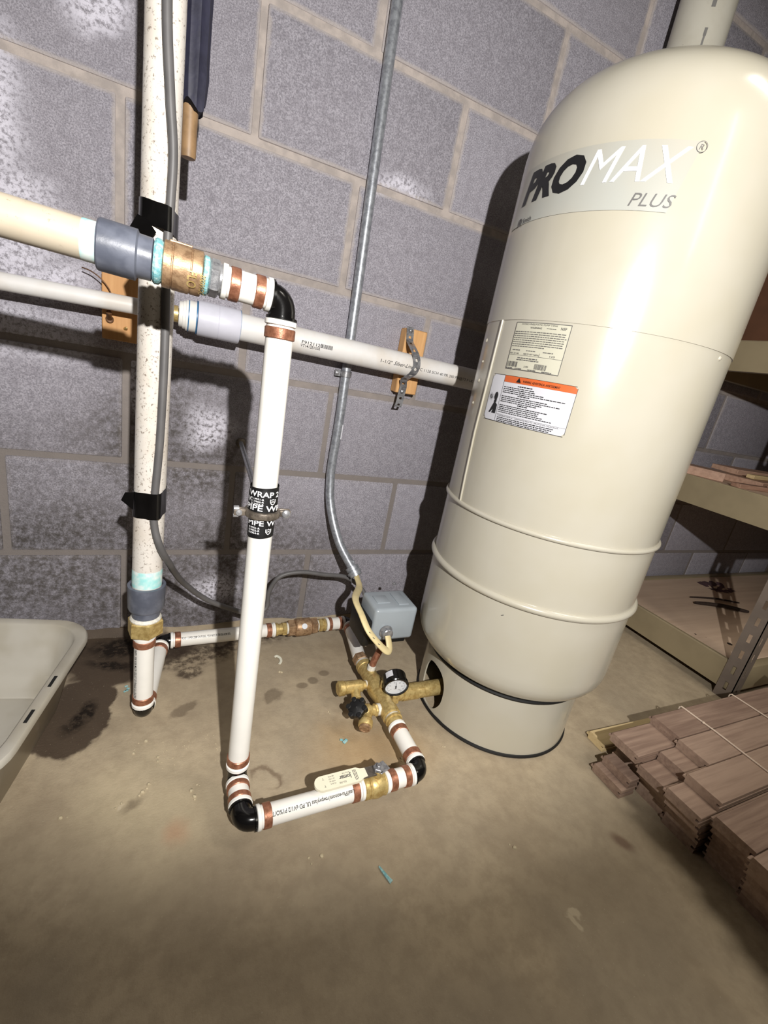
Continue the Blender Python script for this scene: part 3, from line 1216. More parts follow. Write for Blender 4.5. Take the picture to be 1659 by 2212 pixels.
put('rod_socket', G().lathe((hc.x + .0302, -.0004, .4668), -Y, [(0, .011), (.002, .010), (.004, .006)], 20), 'castiron', hang)

# lever ball valve on the floor loop
lv = thing('ball_valve', 'brass ball valve with cream lever lying open on the front floor pipe', 'valve', VC)
g = G()
g.lathe(VC - dF * .0188, dF, [(0, .0165), (.0008, .0178), (.0055, .0178), (.0062, .0166), (.0075, .0166), (.0085, .0180), (.0105, .0180), (.0115, .0170),
                              (.0150, .0188), (.0225, .0196), (.0300, .0180), (.0340, .0172), (.0350, .0180), (.0370, .0180), (.0385, .0150)], 36)
put('valve_body', g, 'brass', lv)
put('stem_post', G().cyl(VC + Z * .0150 + dF * .004, VC + Z * .0300 + dF * .004, .0068, 16), 'brass', lv)
ZL = ZP + .0252
lev = G()
w2 = .0122
poly = []
for i in range(13):
    a = pi / 2 + pi * i / 12
    poly.append((-.092 + math.cos(a) * w2, math.sin(a) * w2))
poly += [(-.034, -w2), (-.0275, -.0085), (-.020, -.0075), (-.020, .0075), (-.0275, .0085), (-.034, w2)]
nF = Vector((-dF.y, dF.x, 0))
SO = VC + dF * .004 + Z * (ZL - ZP) + nF * .0035
lever = put('lever_handle', lev.prism(poly, SO, dF, nF, Z * .0042), 'lever', lv, 'cream vinyl lever handle', 30)
put('lever_neck', G().prism([(-.030, -.0086), (.006, -.0086), (.010, -.004), (.010, .004), (.006, .0086), (-.030, .0086)], SO + Z * .0008, dF, nF, Z * .0026), 'dipgrey', lv)
g = G()


def lev_fn(u, v):
    return SO + dF * (-u) + nF * (-v) + Z * .0045


text_on(g, 'Jomar', lambda u, v: lev_fn(.0445 + u, -.004 + v), .0205, .0074, 0, .03)
text_on(g, 'VALVE', lambda u, v: lev_fn(.0455 + u, -.0085 + v), .0130, .0022, 0, .004)
text_on(g, 'DD-700', lambda u, v: lev_fn(.0560 + u, .0055 + v), .0110, .0030, 0, .004)
text_on(g, 'T', lambda u, v: lev_fn(.088 + u, -.008 + v), .0030, .0040, 0, .002)
text_on(g, 'T', lambda u, v: lev_fn(.088 + u, .0045 + v), .0030, .0036, 0, .002)
for k in range(4):
    text_on(g, ('600 WOG', 'LF 150', 'NSF 61', 'CSA')[k], lambda u, v, k=k: lev_fn(.072 + u, -.0085 + k * .0042 + v), .0090, .0022, 0, .004)
for k in range(3):
    words(g, lambda u, v, k=k: lev_fn(.0355 + k * .0022 + v, -.009 + u), 0, .018, 0, .0010, rr)
put('lever_print', g, 'greyink', lever)
put('hex_nut', hexnut(G(), VC + dF * .004 + nF * .002 + Z * (ZL - ZP + .0040), Z, .0068, .0088), 'steel', lv)
put('stem_tip', G().cyl(VC + dF * .004 + nF * .002 + Z * (ZL - ZP + .0108), VC + dF * .004 + nF * .002 + Z * (ZL - ZP + .0142), .0040, 14, .0006), 'steel', lv)
put('stop_plate', G().box(VC + dF * .012 + nF * .004 + Z * (ZL - ZP + .004), (.0200, .0180, .0016), .0006, Matrix.Rotation(.35, 3, 'Z')), 'steel', lv)

# ------------------------------------------------------------------ brass tank tee with its fittings
TX = AD.x + .0015
TEE = Vector((TX + .001, -.360, ZP))
tee = thing('tank_tee', 'yellow brass tank tee joining the floor loop to the cream tank', 'pipe fitting', TEE)
yA, yB = AD.y + .0005, -.262
g = G()
g.lathe((TX, yA, ZP), Y, [(0, .0128), (.004, .0150), (.012, .0150), (.0125, .0172), (.0165, .0172), (.017, .0150)], 30)
put('pipe_adapter', g, 'brass', tee)
put('thread_tape', G().lathe((TX, yA + .0170, ZP), Y, [(0, .0148), (.001, .0160), (.0045, .0155), (.0055, .0146)], 26), 'whitetape', tee, 'white thread tape')
g = G()
g.lathe((TX, yA + .0225, ZP), Y, [(0, .0165), (.001, .0185), (.020, .0185), (.023, .0170), (.050, .0165), (.070, .0190), (.078, .0200),
                                  (.100, .0200), (.112, .0170), (yB - yA - .034, .0165), (yB - yA - .033, .0180), (yB - yA - .0225, .0180)], 36)
put('tee_body', g, 'brass', tee, sharp=50)
g = G()
hexnut(g, (TX + .019, TEE.y, ZP), X, .016, .0195)
put('outlet_hex', g, 'brass', tee)
put('tank_nipple', G().lathe((TX + .0345, TEE.y, ZP + .001), X, [(0, .0160), (.012, .0160), (.0125, .0172), (.050, .0172), (.0505, .0164), (.118, .0164)], 28), 'brass', tee)
# back adapter with white tape
put('thread_tape', G().lathe((TX, yB - .0001, ZP), Y, [(0, .0160), (.001, .0170), (.007, .0160), (.008, .0148)], 26), 'whitetape', tee)
g = G()
hexnut(g, (TX, yB + .0082, ZP), Y, .020, .0178, .0015, .3)
put('back_adapter', g, 'bronze', tee)
BK0 = Vector((TX, yB + .0285, ZP))
BE = Vector((.6210, -.0930, ZP))         # back right elbow corner
dK = (BE - BK0).normalized()
WV = Vector((.1915, -.1130, ZP))         # back left elbow corner
dW = (WV - BE).normalized()
pex('shaded white floor pipe between the brass tank tee and the rear black elbow', BK0, BE - dK * .0190, rings=(False, True))
elbow('black elbow by the wall behind the pressure switch', BE, -dK, dW, .0188, .0130)

# pressure gauge
gz, gy = .0870, -.3660
GX = TX + .0220
gauge = thing('pressure_gauge', 'round black pressure gauge with white dial on the brass tank tee', 'gauge', (GX, gy, gz))
GD = Vector((-.20, -.95, -.18)).normalized()
GB = Vector((GX, gy, gz)) - GD * .016
put('case', G().lathe(GB, GD, [(0, .0180), (.002, .0225), (.004, .0245), (.022, .0245), (.0225, .0262), (.0290, .0262), (.0305, .0250), (.0308, .0222), (.0270, .0218)], 48), 'black', gauge)
put('dial', G().cyl(GB + GD * .0262, GB + GD * .0274, .0219, 40), 'dial', gauge, 'white dial')
gu = (Z - GD * GD.z).normalized()
gr = gu.cross(GD) * 1.0
gr = GD.cross(gu) * -1
if gr.dot(X) < 0:
    gr = -gr
g = G()


def gf(u, v):
    return GB + GD * .0277 + gr * u + gu * v


for i in range(41):
    a = rad(225 - 270 * i / 40)
    r0, r1, w = (.0150, .0190, .00035) if i % 4 == 0 else (.0168, .0190, .00018)
    c, s_ = math.cos(a), math.sin(a)
    g.add([gf(c * r0 - s_ * w, s_ * r0 + c * w), gf(c * r1 - s_ * w, s_ * r1 + c * w), gf(c * r1 + s_ * w, s_ * r1 - c * w), gf(c * r0 + s_ * w, s_ * r0 - c * w)], [(0, 1, 2, 3)])
for i in range(6):
    a = rad(225 - 270 * i / 5)
    tx_ = str(i * 20)
    wd = .0018 * len(tx_)
    text_on(g, tx_, lambda u, v, a=a, wd=wd: gf(math.cos(a) * .0122 - wd / 2 + u, math.sin(a) * .0122 - .0012 + v), wd, .0026)
text_on(g, 'psi', lambda u, v: gf(-.0025 + u, -.0075 + v), .005, .0022)
put('dial_print', g, 'greyink', gauge)
g = G()
ng = Vector((0, 0, 0))
ca = rad(98)
c_, s_ = math.cos(ca), math.sin(ca)
for z_, pl in ((.0003, [(-.006, .0011), (-.006, -.0011), (0, -.0006), (.017, 0), (0, .0006)]),):
    g.add([gf(c_ * x - s_ * y, s_ * x + c_ * y) + GD * .0005 for x, y in pl], [(0, 1, 2, 3, 4)])
g.lathe(GB + GD * .0277, GD, [(0, .0018), (.0012, .0014), (.0014, 0)], 12)
put('needle', g, 'ink', gauge)
# paper sticker on the case side and the stem
g = G()
vs, fs = [], []
for i in range(7):
    a = rad(112 + 36 * i / 6)
    e = gr * math.cos(a) + gu * math.sin(a)
    vs += [GB + GD * .006 + e * .0249, GB + GD * .0195 + e * .0249]
g.add(vs, [(2 * i, 2 * i + 2, 2 * i + 3, 2 * i + 1) for i in range(6)])
put('case_sticker', g, 'label_white', gauge, 'white paper sticker on case')
put('gauge_stem', G().tube([GB + GD * .002, GB - GD * .006, Vector((TX + .003, gy + .012, ZP + .028)), Vector((TX + .001, gy + .008, ZP + .0195))], .0060, 12), 'brass', gauge)

# pressure relief valve
rvy = -.3230
relief = thing('relief_valve', 'stubby brass relief valve on the left side of the tank tee, nearest the wall', 'valve', (TX - .047, rvy, ZP))
put('thread_tape', G().lathe((TX - .0150, rvy, ZP), -X, [(0, .0085), (.0006, .0102), (.0045, .0102), (.005, .0085)], 20), 'whitetape', relief)
g = G()
g.lathe((TX - .0200, rvy, ZP), -X, [(0, .0088), (.006, .0092), (.008, .0120), (.014, .0128), (.030, .0128), (.034, .0130), (.046, .0132), (.048, .0150), (.058, .0150), (.0605, .0120)], 28)
put('valve_body', g, 'brass', relief)
put('outlet_leg', G().lathe((TX - .0440, rvy - .008, ZP - .003), Vector((-.15, -.9, -.35)), [(0, .0096), (.016, .0096), (.0165, .0112), (.027, .0112), (.028, .0085)], 22), 'brass', relief)

# boiler drain with black handle
dy = -.3930
drain = thing('drain_valve', 'small brass drain tap with black hand wheel low on the tank tee', 'valve', (TX - .040, dy, ZP))
put('thread_tape', G().lathe((TX - .0155, dy, ZP), -X, [(0, .0100), (.0008, .0115), (.0065, .0110), (.007, .0095)], 20), 'whitetape', drain)
g = G()
hexnut(g, (TX - .0225, dy, ZP), -X, .006, .0122)
g.lathe((TX - .0285, dy, ZP), -X, [(0, .0095), (.005, .0095), (.010, .0135), (.020, .0140), (.026, .0110), (.030, .0095)], 26)
dS = Vector((-.45, -.86, -.22)).normalized()
so = Vector((TX - .0440, dy - .004, ZP))
g.lathe(so, dS, [(0, .0095), (.010, .0100), (.016, .0115), (.018, .0135), (.027, .0138), (.0295, .0125), (.030, .0105)], 26)
put('tap_body', g, 'brass', drain)
put('spout_cap', G().lathe(so + dS * .0300, dS, [(0, .0112), (.004, .0108), (.0046, .0085), (.003, .0080)], 20), 'bronze', drain, 'dull bronze spout end')
hcn = Vector((TX - .0600, dy + .004, ZP + .002))
hdv = Vector((-.50, -.25, .82)).normalized()
g = G().lathe(hcn - hdv * .006, hdv, [(0, .006), (.008, .006), (.009, .012), (.010, .0165), (.020, .0165), (.022, .012), (.0225, .004), (.024, 0)], 24)
hn = (Z - hdv * hdv.z).normalized()
hb = hdv.cross(hn)
for i in range(6):
    a = 2 * pi * i / 6
    e = hn * math.cos(a) + hb * math.sin(a)
    g.cyl(hcn + hdv * .003 + e * .0160, hcn + hdv * .0175 + e * .0160, .0052, 10, .0012)
put('hand_wheel', g, 'blackmat', drain, 'black lobed hand wheel')

# pressure switch on its copper nipple
SX, SY = .6150, -.2850
sw = thing('pressure_switch', 'blue-grey boxed pressure switch standing behind the pressure gauge', 'pressure switch', (SX + .01, SY, .17))
put('copper_nipple', G().tube([(TX + .001, -.296, ZP + .0165), (TX + .006, -.293, .085), (SX + .006, -.2895, .126)], .0072, 14), 'copper', sw, 'copper stub pipe')
put('nipple_tape', G().lathe((TX + .001, -.296, ZP + .0155), Vector((.1, .05, 1)), [(0, .0090), (.009, .0088), (.010, .0075)], 16), 'whitetape', sw)
bx0, bx1, by0, by1, bz0, bz1 = .5840, .6840, -.2960, -.2160, .1350, .2120
cov = G().box(((bx0 + bx1) / 2, (by0 + by1) / 2, (bz0 + bz1) / 2), (bx1 - bx0, by1 - by0, bz1 - bz0), .008, None, 3)
cover = put('switch_cover', cov, 'box_grey', sw)
# relief panels pressed in the cover top, screws, conduit clamp
g = G()
g.box((.612, -.256, bz1 + .0008), (.030, .030, .0026), .0011, None, 2)
g.box((.655, -.256, bz1 + .0008), (.024, .050, .0026), .0011, None, 2)
put('cover_rib', g, 'box_grey', sw)
for p, d in (((bx1 - .012, by1 + .024, bz1), Z), ((bx1 - .003, by0 + .014, bz0 + .004), -Y)):
    put('cover_screw', G().lathe(Vector(p), d, [(0, .0042), (.003, .0040), (.0045, .0026), (.0047, 0)], 14), 'steel', sw)
put('switch_base', G().box((.5755, -.252, .1535), (.0170, .082, .060), .004, None, 2).box((.628, -.252, .1285), (.090, .070, .012), .003, None, 2), 'blackmat', sw, 'black plastic base')
cc = Vector((.6150, by0, .1600))
g = G().lathe(cc, -Y, [(0, .0145), (.002, .0150), (.004, .0140), (.005, .0118), (.013, .0118), (.0145, .0100)], 26)
put('cable_clamp', g, 'steel', sw, 'zinc cable clamp')
g = G()
for dx in (-.006, .006):
    g.cyl(cc + X * dx - Y * .010 - Z * .010, cc + X * dx - Y * .010 + Z * .004, .0022, 10)
g.box(cc - Y * .012 - Z * .008, (.020, .004, .006), .001)
put('clamp_screw', g, 'steel', sw)

# check valve and pipe along the wall


def along(x):
    return BE + dW * ((x - BE.x) / dW.x)


pex('very short white pipe between the bronze wall check valve and the rear black elbow', along(.6075), along(.5580), ring_off=.007, ring_w=.008)
cv = thing('check_valve', 'bronze in-line check valve lying along the foot of the wall', 'valve', along(.495))
a = along(.5575)
g = G()
g.lathe(a, dW, [(0, .0135), (.001, .0155), (.006, .0155), (.0065, .0130), (.010, .0130)], 26)
hexnut(g, along(.5475), dW, .009, .0168)
put('end_adapter', g, 'brass', cv)
put('thread_tape', G().lathe(along(.5383), dW, [(0, .0140), (.0035, .0138)], 20), 'whitetape', cv)
g = G()
hexnut(g, along(.5346), dW, .015, .0205, .0018, .2)
g.lathe(along(.5195), dW, [(0, .0175), (.003, .0212), (.036, .0212), (.040, .0195), (.041, .0180)], 36)
hexnut(g, along(.4785), dW, .016, .0205, .0018, .2)
put('valve_body', g, 'bronze', cv)
c = along(.499) + Vector((0, -.80, .60)).normalized() * .0209
put('maker_disc', G().lathe(c, Vector((0, -.8, .6)), [(0, .0068), (.0010, .0066), (.0012, 0)], 20), 'dial', cv, 'small pale round badge')
put('thread_tape', G().lathe(along(.4624), dW, [(0, .0140), (.004, .0138)], 20), 'whitetape', cv)
g = G()
hexnut(g, along(.4582), dW, .010, .0165)
g.lathe(along(.4480), dW, [(0, .0130), (.010, .0130), (.0105, .0155), (.0160, .0155), (.0165, .0138)], 26)
put('end_adapter', g, 'brass', cv)
pex('white pipe with grey print running along the foot of the wall behind the riser', along(.4310), WV - dW * .0170,
    text=('LEAK PROOF  COPPER CRIMP-ON-PE RING,  PEX/A MADE IN THE USA ASTM F876', .46, .94, .0052), tface=(0, -.75, .65), flip=True)
LE = Vector((.1685, -.3120, ZP))         # bottom elbow of the left drop
dL = (LE - WV).normalized()
elbow('black elbow low by the wall behind the old left drop pipe', WV, -dW, dL, .0166, .0170)
pex('white floor pipe running back to the wall, half hidden behind the left drop pipe', WV + dL * .0172, LE - dL * .0175)

# ------------------------------------------------------------------ old left drop pipe
elbow('black elbow on the floor below the left drop pipe', LE, -dL, Z, .0172, .0170)
pex('short upright white pipe between the brass nut and the floor elbow, left side', LE + Z * .0172, LE + Z * .1560,
    text=('RICHETTE PIPING UL LISTED ASTM F876 PEX 100PSI', .16, .84, .0050), tface=(-.75, -.65, 0), ring_off=.0085)
LT = Vector((.1780, -.306, 1.75))
dD = (LT - LE).normalized()
LT = LE + (LT - LE) * ((2.39 - ZP) / (LT.z - ZP))


def drop(z):
    return LE + dD * ((z - LE.z) / dD.z)


nut = thing('transition_fitting', 'dark grey coupling with hexagonal brass nut at the foot of the old drop pipe', 'pipe fitting', drop(.2080))
put('brass_hex', hexnut(G(), drop(.2085), dD, .0270, .0262, .002, .25).lathe(drop(.2062), dD, [(0, .0140), (.0024, .0165)], 24), 'brass', nut, 'hexagonal brass nut')
put('thread_tape', G().lathe(drop(.2355), dD, [(0, .0225), (.002, .0228), (.006, .0205)], 24), 'whitetape', nut, 'white thread tape')
g = G().lathe(drop(.2412), dD, [(0, .0200), (.012, .0208), (.0135, .0245), (.018, .0262), (.055, .0268), (.0555, .0228), (.050, .0222)], 40)
put('grey_coupling', g, 'grey_pvc', nut, 'dark grey plastic coupling')
dp = thing('drop_pipe', 'old specked cream vertical pipe with grey cable taped to it', 'pipe', drop(.2965))
put('pipe_body', G().cyl(drop(.2925), LT, .0208, 40), 'pvcdirty', dp)
put('primer_stain', G().lathe(drop(.2965), dD, [(0, .02085), (.003, .02105), (.024, .02105), (.028, .02083)], 36), 'primer', dp, 'pale teal primer stain')
# tape bands
for i, (z0, z1, tilt) in enumerate(((.783, .809, -.35), (.4135, .4520, .28))):
    gg = G()
    vs, fs = [], []
    n = 40
    for j in range(7):
        for k in range(n):
            a = 2 * pi * k / n
            z = z0 + (z1 - z0) * j / 6 + tilt * .0208 * math.cos(a - 4.2) * .5 * 0 + tilt * .012 * math.cos(a)
            c = drop(z)
            bul = .0108 * max(0, math.cos(a - math.atan2(-.99, .35))) ** 14      # bulge over the cable
            r_ = .0218 + bul + .0004 * noise.noise((a * 2, z * 60, i))
            vs.append((c.x + math.cos(a) * r_, c.y + math.sin(a) * r_, z))
    for j in range(6):
        for k in range(n):
            k2 = (k + 1) % n
            fs.append((j * n + k, j * n + k2, (j + 1) * n + k2, (j + 1) * n + k))
    gg.add(vs, fs)
    # loose flap of tape
    c = drop(z0 if i == 0 else z1)
    if i == 0:
        fl = [(-.010, -.0245, .004), (-.022, -.016, .010), (-.030, -.010, -.004), (-.024, -.022, -.020), (-.012, -.0285, -.022), (-.002, -.0275, -.006)]
    else:
        fl = [(-.020, -.010, -.004), (-.031, -.007, -.006), (-.036, -.006, -.018), (-.031, -.008, -.022), (-.021, -.011, -.030)]
    vs = [Vector((c.x + x, c.y + y, c.z + z)) for x, y, z in fl]
    n_ = len(vs)
    vs2 = [v + Vector((.0006, .0008, 0)) for v in vs]
    gg.add(vs + vs2, [tuple(range(n_)), tuple(reversed(range(n_, 2 * n_)))] + [(q, (q + 1) % n_, n_ + (q + 1) % n_, n_ + q) for q in range(n_)])
    put('tape_band', gg, 'black', dp, 'black electrical tape')

# grey cable: down the drop pipe, loop along the wall, to the switch
cp = [(.1805, -.3345, 2.39), (.1765, -.3365, 1.75), (.176, -.3362, 1.15), (.1755, -.335, 1.00), (.181, -.3345, .917), (.186, -.3330, .863), (.185, -.3325, .811), (.183, -.3330, .752), (.184, -.3328, .644),
      (.182, -.3330, .529), (.1775, -.3345, .442), (.1785, -.3350, .402), (.1880, -.3345, .366), (.2010, -.3050, .326), (.2080, -.260, .290), (.2285, -.19, .227), (.275, -.15, .166),
      (.345, -.13, .122), (.375, -.115, .104), (.404, -.105, .112), (.4085, -.10, .154), (.429, -.10, .190), (.476, -.10, .200), (.533, -.10, .192), (.594, -.095, .1800), (.637, -.105, .150), (.645, -.125, .120),
      (.622, -.18, .130), (.600, -.205, .150)]
cab = thing('grey_cable', 'grey cable running down the old drop pipe and looping along the wall', 'cable', (.176, -.336, 1.0))
put('cable_sheath', G().tube(spline(cp, 8), .0052, 12), 'grey_cable', cab)

# dark foam-sleeved tube behind the drop pipe
hs = thing('sleeved_tube', 'dark navy ribbed sleeve with a tan tube end hanging behind the drop pipe', 'tube', (.207, -.20, 1.0))
vs, fs = [], []
n = 28
zz = [.958 + i * .012 for i in range(118)]
gg = G()
for j, z in enumerate(zz):
    for k in range(n):
        a = 2 * pi * k / n
        r_ = .0165 + .0012 * math.cos(a * 9) + .0016 * noise.noise((math.cos(a) * 1.5, math.sin(a) * 1.5, z * 14))
        if j < 4:
            r_ *= 1.04 - .05 * (3 - j)
        vs.append((.2060 + math.cos(a) * r_ + .003 * (z - .96), -.200 + math.sin(a) * r_, z + (.006 * math.cos(a * 3) if j == 0 else 0)))
for j in range(len(zz) - 1):
    for k in range(n):
        k2 = (k + 1) % n
        fs.append((j * n + k, j * n + k2, (j + 1) * n + k2, (j + 1) * n + k))
fs.append(tuple(range(n)))
put('foam_sleeve', gg.add(vs, fs), 'navy', hs, 'dark navy ribbed foam sleeve')
put('tube_end', G().lathe((.2025, -.200, .899), Z, [(0, .0060), (.0003, .0090), (.004, .0098), (.030, .0098), (.065, .0105)], 20), 'tan', hs, 'tan tube end')

# ------------------------------------------------------------------ upper horizontal supply
UA = Vector((-1.795, -.473, .8295))
UB_ = Vector((.1300, -.473, .7345))
dU = (RT - UB_).normalized()
dU0 = (UB_ - UA).normalized()
up = thing('supply_pipe', 'yellowed white pipe entering at upper left in front of the drop pipe', 'pipe', UB_)
put('pipe_body', G().cyl(UA, UB_ + dU * .012, .0172, 36), 'pvccream', up)
put('primer_stain', G().lathe(UB_ - dU0 * .012, dU0, [(0, .01728), (.003, .0175), (.0115, .0175)], 36), 'primer', up, 'pale teal primer stain')


def uu(x):
    return UB_ + dU * ((x - UB_.x) / dU.x)


uc = thing('pipe_coupling', 'dark grey plastic coupling on the upper supply pipe', 'coupling', uu(.150))
put('coupling_body', G().lathe(uu(.1300), dU, [(0, .0178), (0.0, .0212), (.0015, .0222), (.0310, .0222), (.0320, .0200), (.0325, .0192), (.0440, .0188), (.0450, .0160)], 40), 'grey_pvc', uc, sharp=30)
put('thread_sealant', G().lathe(uu(.1752), dU, [(0, .0188), (.002, .0205), (.0055, .0200), (.0075, .0180)], 30), 'teal', uc, 'teal thread sealant')
uv = thing('check_valve', 'bronze check valve with raised letters on the upper supply pipe', 'valve', uu(.203))
g = G()
g.lathe(uu(.1828), dU, [(0, .0190), (.001, .0212), (.0075, .0212), (.0080, .0204), (.0088, .0204), (.0094, .0214), (.0240, .0214), (.0245, .0203), (.0252, .0203), (.0260, .0210), (.0345, .0208), (.0355, .0190)], 40)
put('valve_body', g, 'bronze', uv)
nV = Vector((-.1, -.88, -.05)).normalized()
nV = (nV - dU * nV.dot(dU)).normalized()
bV = nV.cross(dU)


def uvf(x0, r_):
    o = uu(x0)

    def f(u, v):
        a = u / r_
        return o + dU * v + (nV * math.cos(a) + bV * math.sin(a) * -1) * r_
    return f


g = G()
text_on(g, 'FLO', uvf(.2050, .0218), .016, .0085, 0, .02, .003)
text_on(g, '200WOG', uvf(.2160, .0213), .022, .0055, 0, .01, .003)
for f_ in list(g.f):
    pass
put('cast_letters', g, 'brass', uv, 'raised cast letters')
g = G()
o1 = uu(.1925) + Z * .0212 - Y * .003
g.box(o1 + dU * .006, (.020, .0030, .0022), .0006, Matrix.Rotation(-math.atan2(-dU.z, dU.x) * -1, 3, 'Y'))
put('cast_rib', g, 'bronze', uv)
put('thread_sealant', G().lathe(uu(.2185), dU, [(0, .0172), (.001, .0186), (.0050, .0180), (.0060, .0160)], 30), 'teal', uv, 'teal thread sealant')
put('end_adapter', hexnut(G(), uu(.2245), dU, .0095, .0180, .0015, .2).lathe(uu(.2338), dU, [(0, .0145), (.0022, .0145)], 20), 'steel', uv, 'zinc hexagon adapter')
pex('short white pipe between the upper bronze check valve and the top black elbow', uu(.2362), RT - dU * .0130, ring_off=.0078, ring_w=.0100)

# ------------------------------------------------------------------ lower horizontal line on the wall
YW = -.0610
lp1 = thing('thin_pipe', 'thin white pipe along the wall at left, under the supply pipe', 'pipe', (-.2, YW, .69))
put('pipe_body', G().cyl((-1.795, YW, .6575), (.1500, YW, .6985), .0136, 28), 'pvcgrey', lp1)
lp2 = thing('wall_pipe', 'old pale wall pipe with printed lettering passing behind the riser and tank', 'pipe', (.6, YW, .695))
WA_, WB_ = Vector((.2900, YW, .7000)), Vector((1.146, YW, .6830))
dWp = (WB_ - WA_).normalized()
put('pipe_body', G().cyl(WA_, WB_, .0242, 36), 'pvcgrey', lp2)
nP = Vector((-.25, -1, -.10)).normalized()
nP = (nP - dWp * nP.dot(dWp)).normalized()
bP = -nP.cross(dWp)


def wp(x0, vo=0.0):
    o = WA_ + dWp * ((x0 - WA_.x) / dWp.x)

    def f(u, v):
        a = (v + vo) / .0246
        return o + dWp * u + (nP * math.cos(a) - bP * math.sin(a)) * .0246
    return f


g = G()
text_on(g, '1-1/2"', wp(.5890, -.0040), .0270, .0070, .0, 0, None, .002)
text_on(g, 'Silver-Line', wp(.6200, -.0040), .0480, .0085, .45, .004, None, .002)
text_on(g, 'PVC 1120 SCH 40 PR 330 PSI@73 F UL LAM', wp(.6750, -.0040), .1750, .0060, 0, 0, None, .002)
put('pipe_print', g, 'ink', lp2)
g = G()
text_on(g, 'F9121120', wp(.4175, -.0020), .0430, .0060, 0, .006, None, .002)
text_on(g, 'VT1412B1SSR', wp(.4160, -.0085), .0400, .0056, 0, .006, None, .002)
u = .4560
f = wp(.4560, 0)
q = 0.0
while q < .024:
    w = rr.choice((.0006, .0010, .0014))
    quad_on(g, f, q, -.003, q + w, .0048, 1, 3)
    q += w + .0009
put('pipe_code', g, 'ink', lp2)
cpl = thing('reducer_coupling', 'pale lavender coupling with blue glue lines joining the wall pipes', 'coupling', (.25, YW, .699))
put('coupling_body', G().lathe((.2290, YW, .7002), dWp, [(0, .0250), (.001, .0296), (.003, .0302), (.0350, .0302), (.0355, .0296), (.0362, .0302), (.0720, .0302), (.0735, .0294), (.074, .0246)], 40), 'lavender', cpl)
put('reducer_bushing', G().lathe((.1990, YW, .7008), dWp, [(0, .0150), (0.0, .0205), (.002, .0215), (.006, .0215), (.0063, .0235), (.011, .0240), (.0113, .0262), (.0300, .0262)], 36), 'collar', cpl, 'stepped white bushing', 30)
for x_, r_ in ((.2135, .0268), (.2270, .0285), (.3010, .0285)):
    g = G().lathe((x_, YW, .7002), dWp, [(0, r_ - .002), (.0005, r_), (.0020, r_), (.0025, r_ - .002)], 36)
    put('glue_line', g, 'blueglue', cpl, 'blue pipe cement line')
put('brass_stub', G().lathe((.1500, YW, .6995), X, [(0, .0136), (.010, .0136), (.011, .0165), (.022, .0165), (.023, .0120), (.040, .0120), (.041, .0140), (.0480, .0140)], 20), 'brass', cpl, 'brass end fitting')

# wood spacer blocks
wb1 = thing('wood_block', 'pine spacer block on the wall at left, behind the thin pipe', 'wood block', (.104, 0, .69))
put('block_body', G().box((.1050, -.0125, .6900), (.0560, .0230, .1100), .0015), 'pine', wb1)
put('block_screw', G().cyl((.0890, -.0235, .6680), (.0900, -.0420, .6800), .0042, 10).lathe((.0890, -.024, .6680), Vector((.05, -.9, .5)), [(0, .0065), (.003, .0065), (.004, .004)], 12), 'rust', wb1, 'dark rusty hook screw')
put('block_screw', G().lathe((.1125, -.0236, .6575), Vector((.3, -.9, .2)), [(0, .0028), (.008, .0026), (.012, .0010)], 10), 'brass', wb1, 'bright screw point')
put('hanger_wire', G().tube(spline([(.050, -.030, .742), (.066, -.034, .738), (.083, -.036, .726), (.093, -.034, .708), (.0905, -.030, .690), (.0890, -.0250, .672)], 6), .0010, 8), 'rust', wb1, 'bent rusty wire')
wb2 = thing('wood_block', 'pine spacer block behind the wall pipe, right beside the tank shadow', 'wood block', (.692, 0, .70))
put('block_body', G().box((.6880, -.0160, .7000), (.0540, .0300, .1420), .0020), 'pine', wb2)
# perforated strap over the pipe
st = thing('pipe_strap', 'perforated steel strap holding the wall pipe to its pine block', 'pipe strap', (.68, -.06, .70))
path = [(.6690, -.0310, .7740), (.6700, -.0335, .7600), (.6720, -.0345, .7450), (.6680, -.0600, .7330), (.6700, -.0820, .7160), (.6740, -.0870, .6960), (.6720, -.0820, .6780), (.6680, -.0640, .6660),
        (.6690, -.0480, .6580), (.6760, -.0370, .6440), (.6760, -.0345, .6260), (.6740, -.0370, .6100), (.6680, -.0440, .5980)]
pts = spline(path, 6)
gg = G()
vs, fs = [], []
for i, p in enumerate(pts):
    t_ = (pts[min(i + 1, len(pts) - 1)] - pts[max(i - 1, 0)]).normalized()
    n_ = Vector((0, -t_.z, t_.y)).normalized()
    for q, w in ((-.0090, 0), (-.0032, 0), (.0032, 0), (.0090, 0)):
        vs.append(p + X * q)
    for q in (-.0090, -.0032, .0032, .0090):
        vs.append(p + X * q + n_ * .0010)
for i in range(len(pts) - 1):
    a, b = i * 8, (i + 1) * 8
    hole = (i % 6 in (2, 3))
    for k in range(3):
        if k == 1 and hole:
            continue
        fs.append((a + k, a + k + 1, b + k + 1, b + k))
        fs.append((a + 4 + k, b + 4 + k, b + 5 + k, a + 5 + k))
    fs.append((a, b, b + 4, a + 4))
    fs.append((a + 3, a + 7, b + 7, b + 3))
put('strap_body', gg.add(vs, fs), 'steel', st, sharp=50)
put('strap_screw', G().lathe((.6695, -.0335, .7660), -Y, [(0, .0055), (.002, .0050), (.0040, .0026), (.0042, 0)], 14), 'steel', st)
put('strap_screw', G().lathe((.6760, -.0365, .6330), -Y, [(0, .0050), (.002, .0045), (.0036, .0022), (.0038, 0)], 14), 'steel', st)

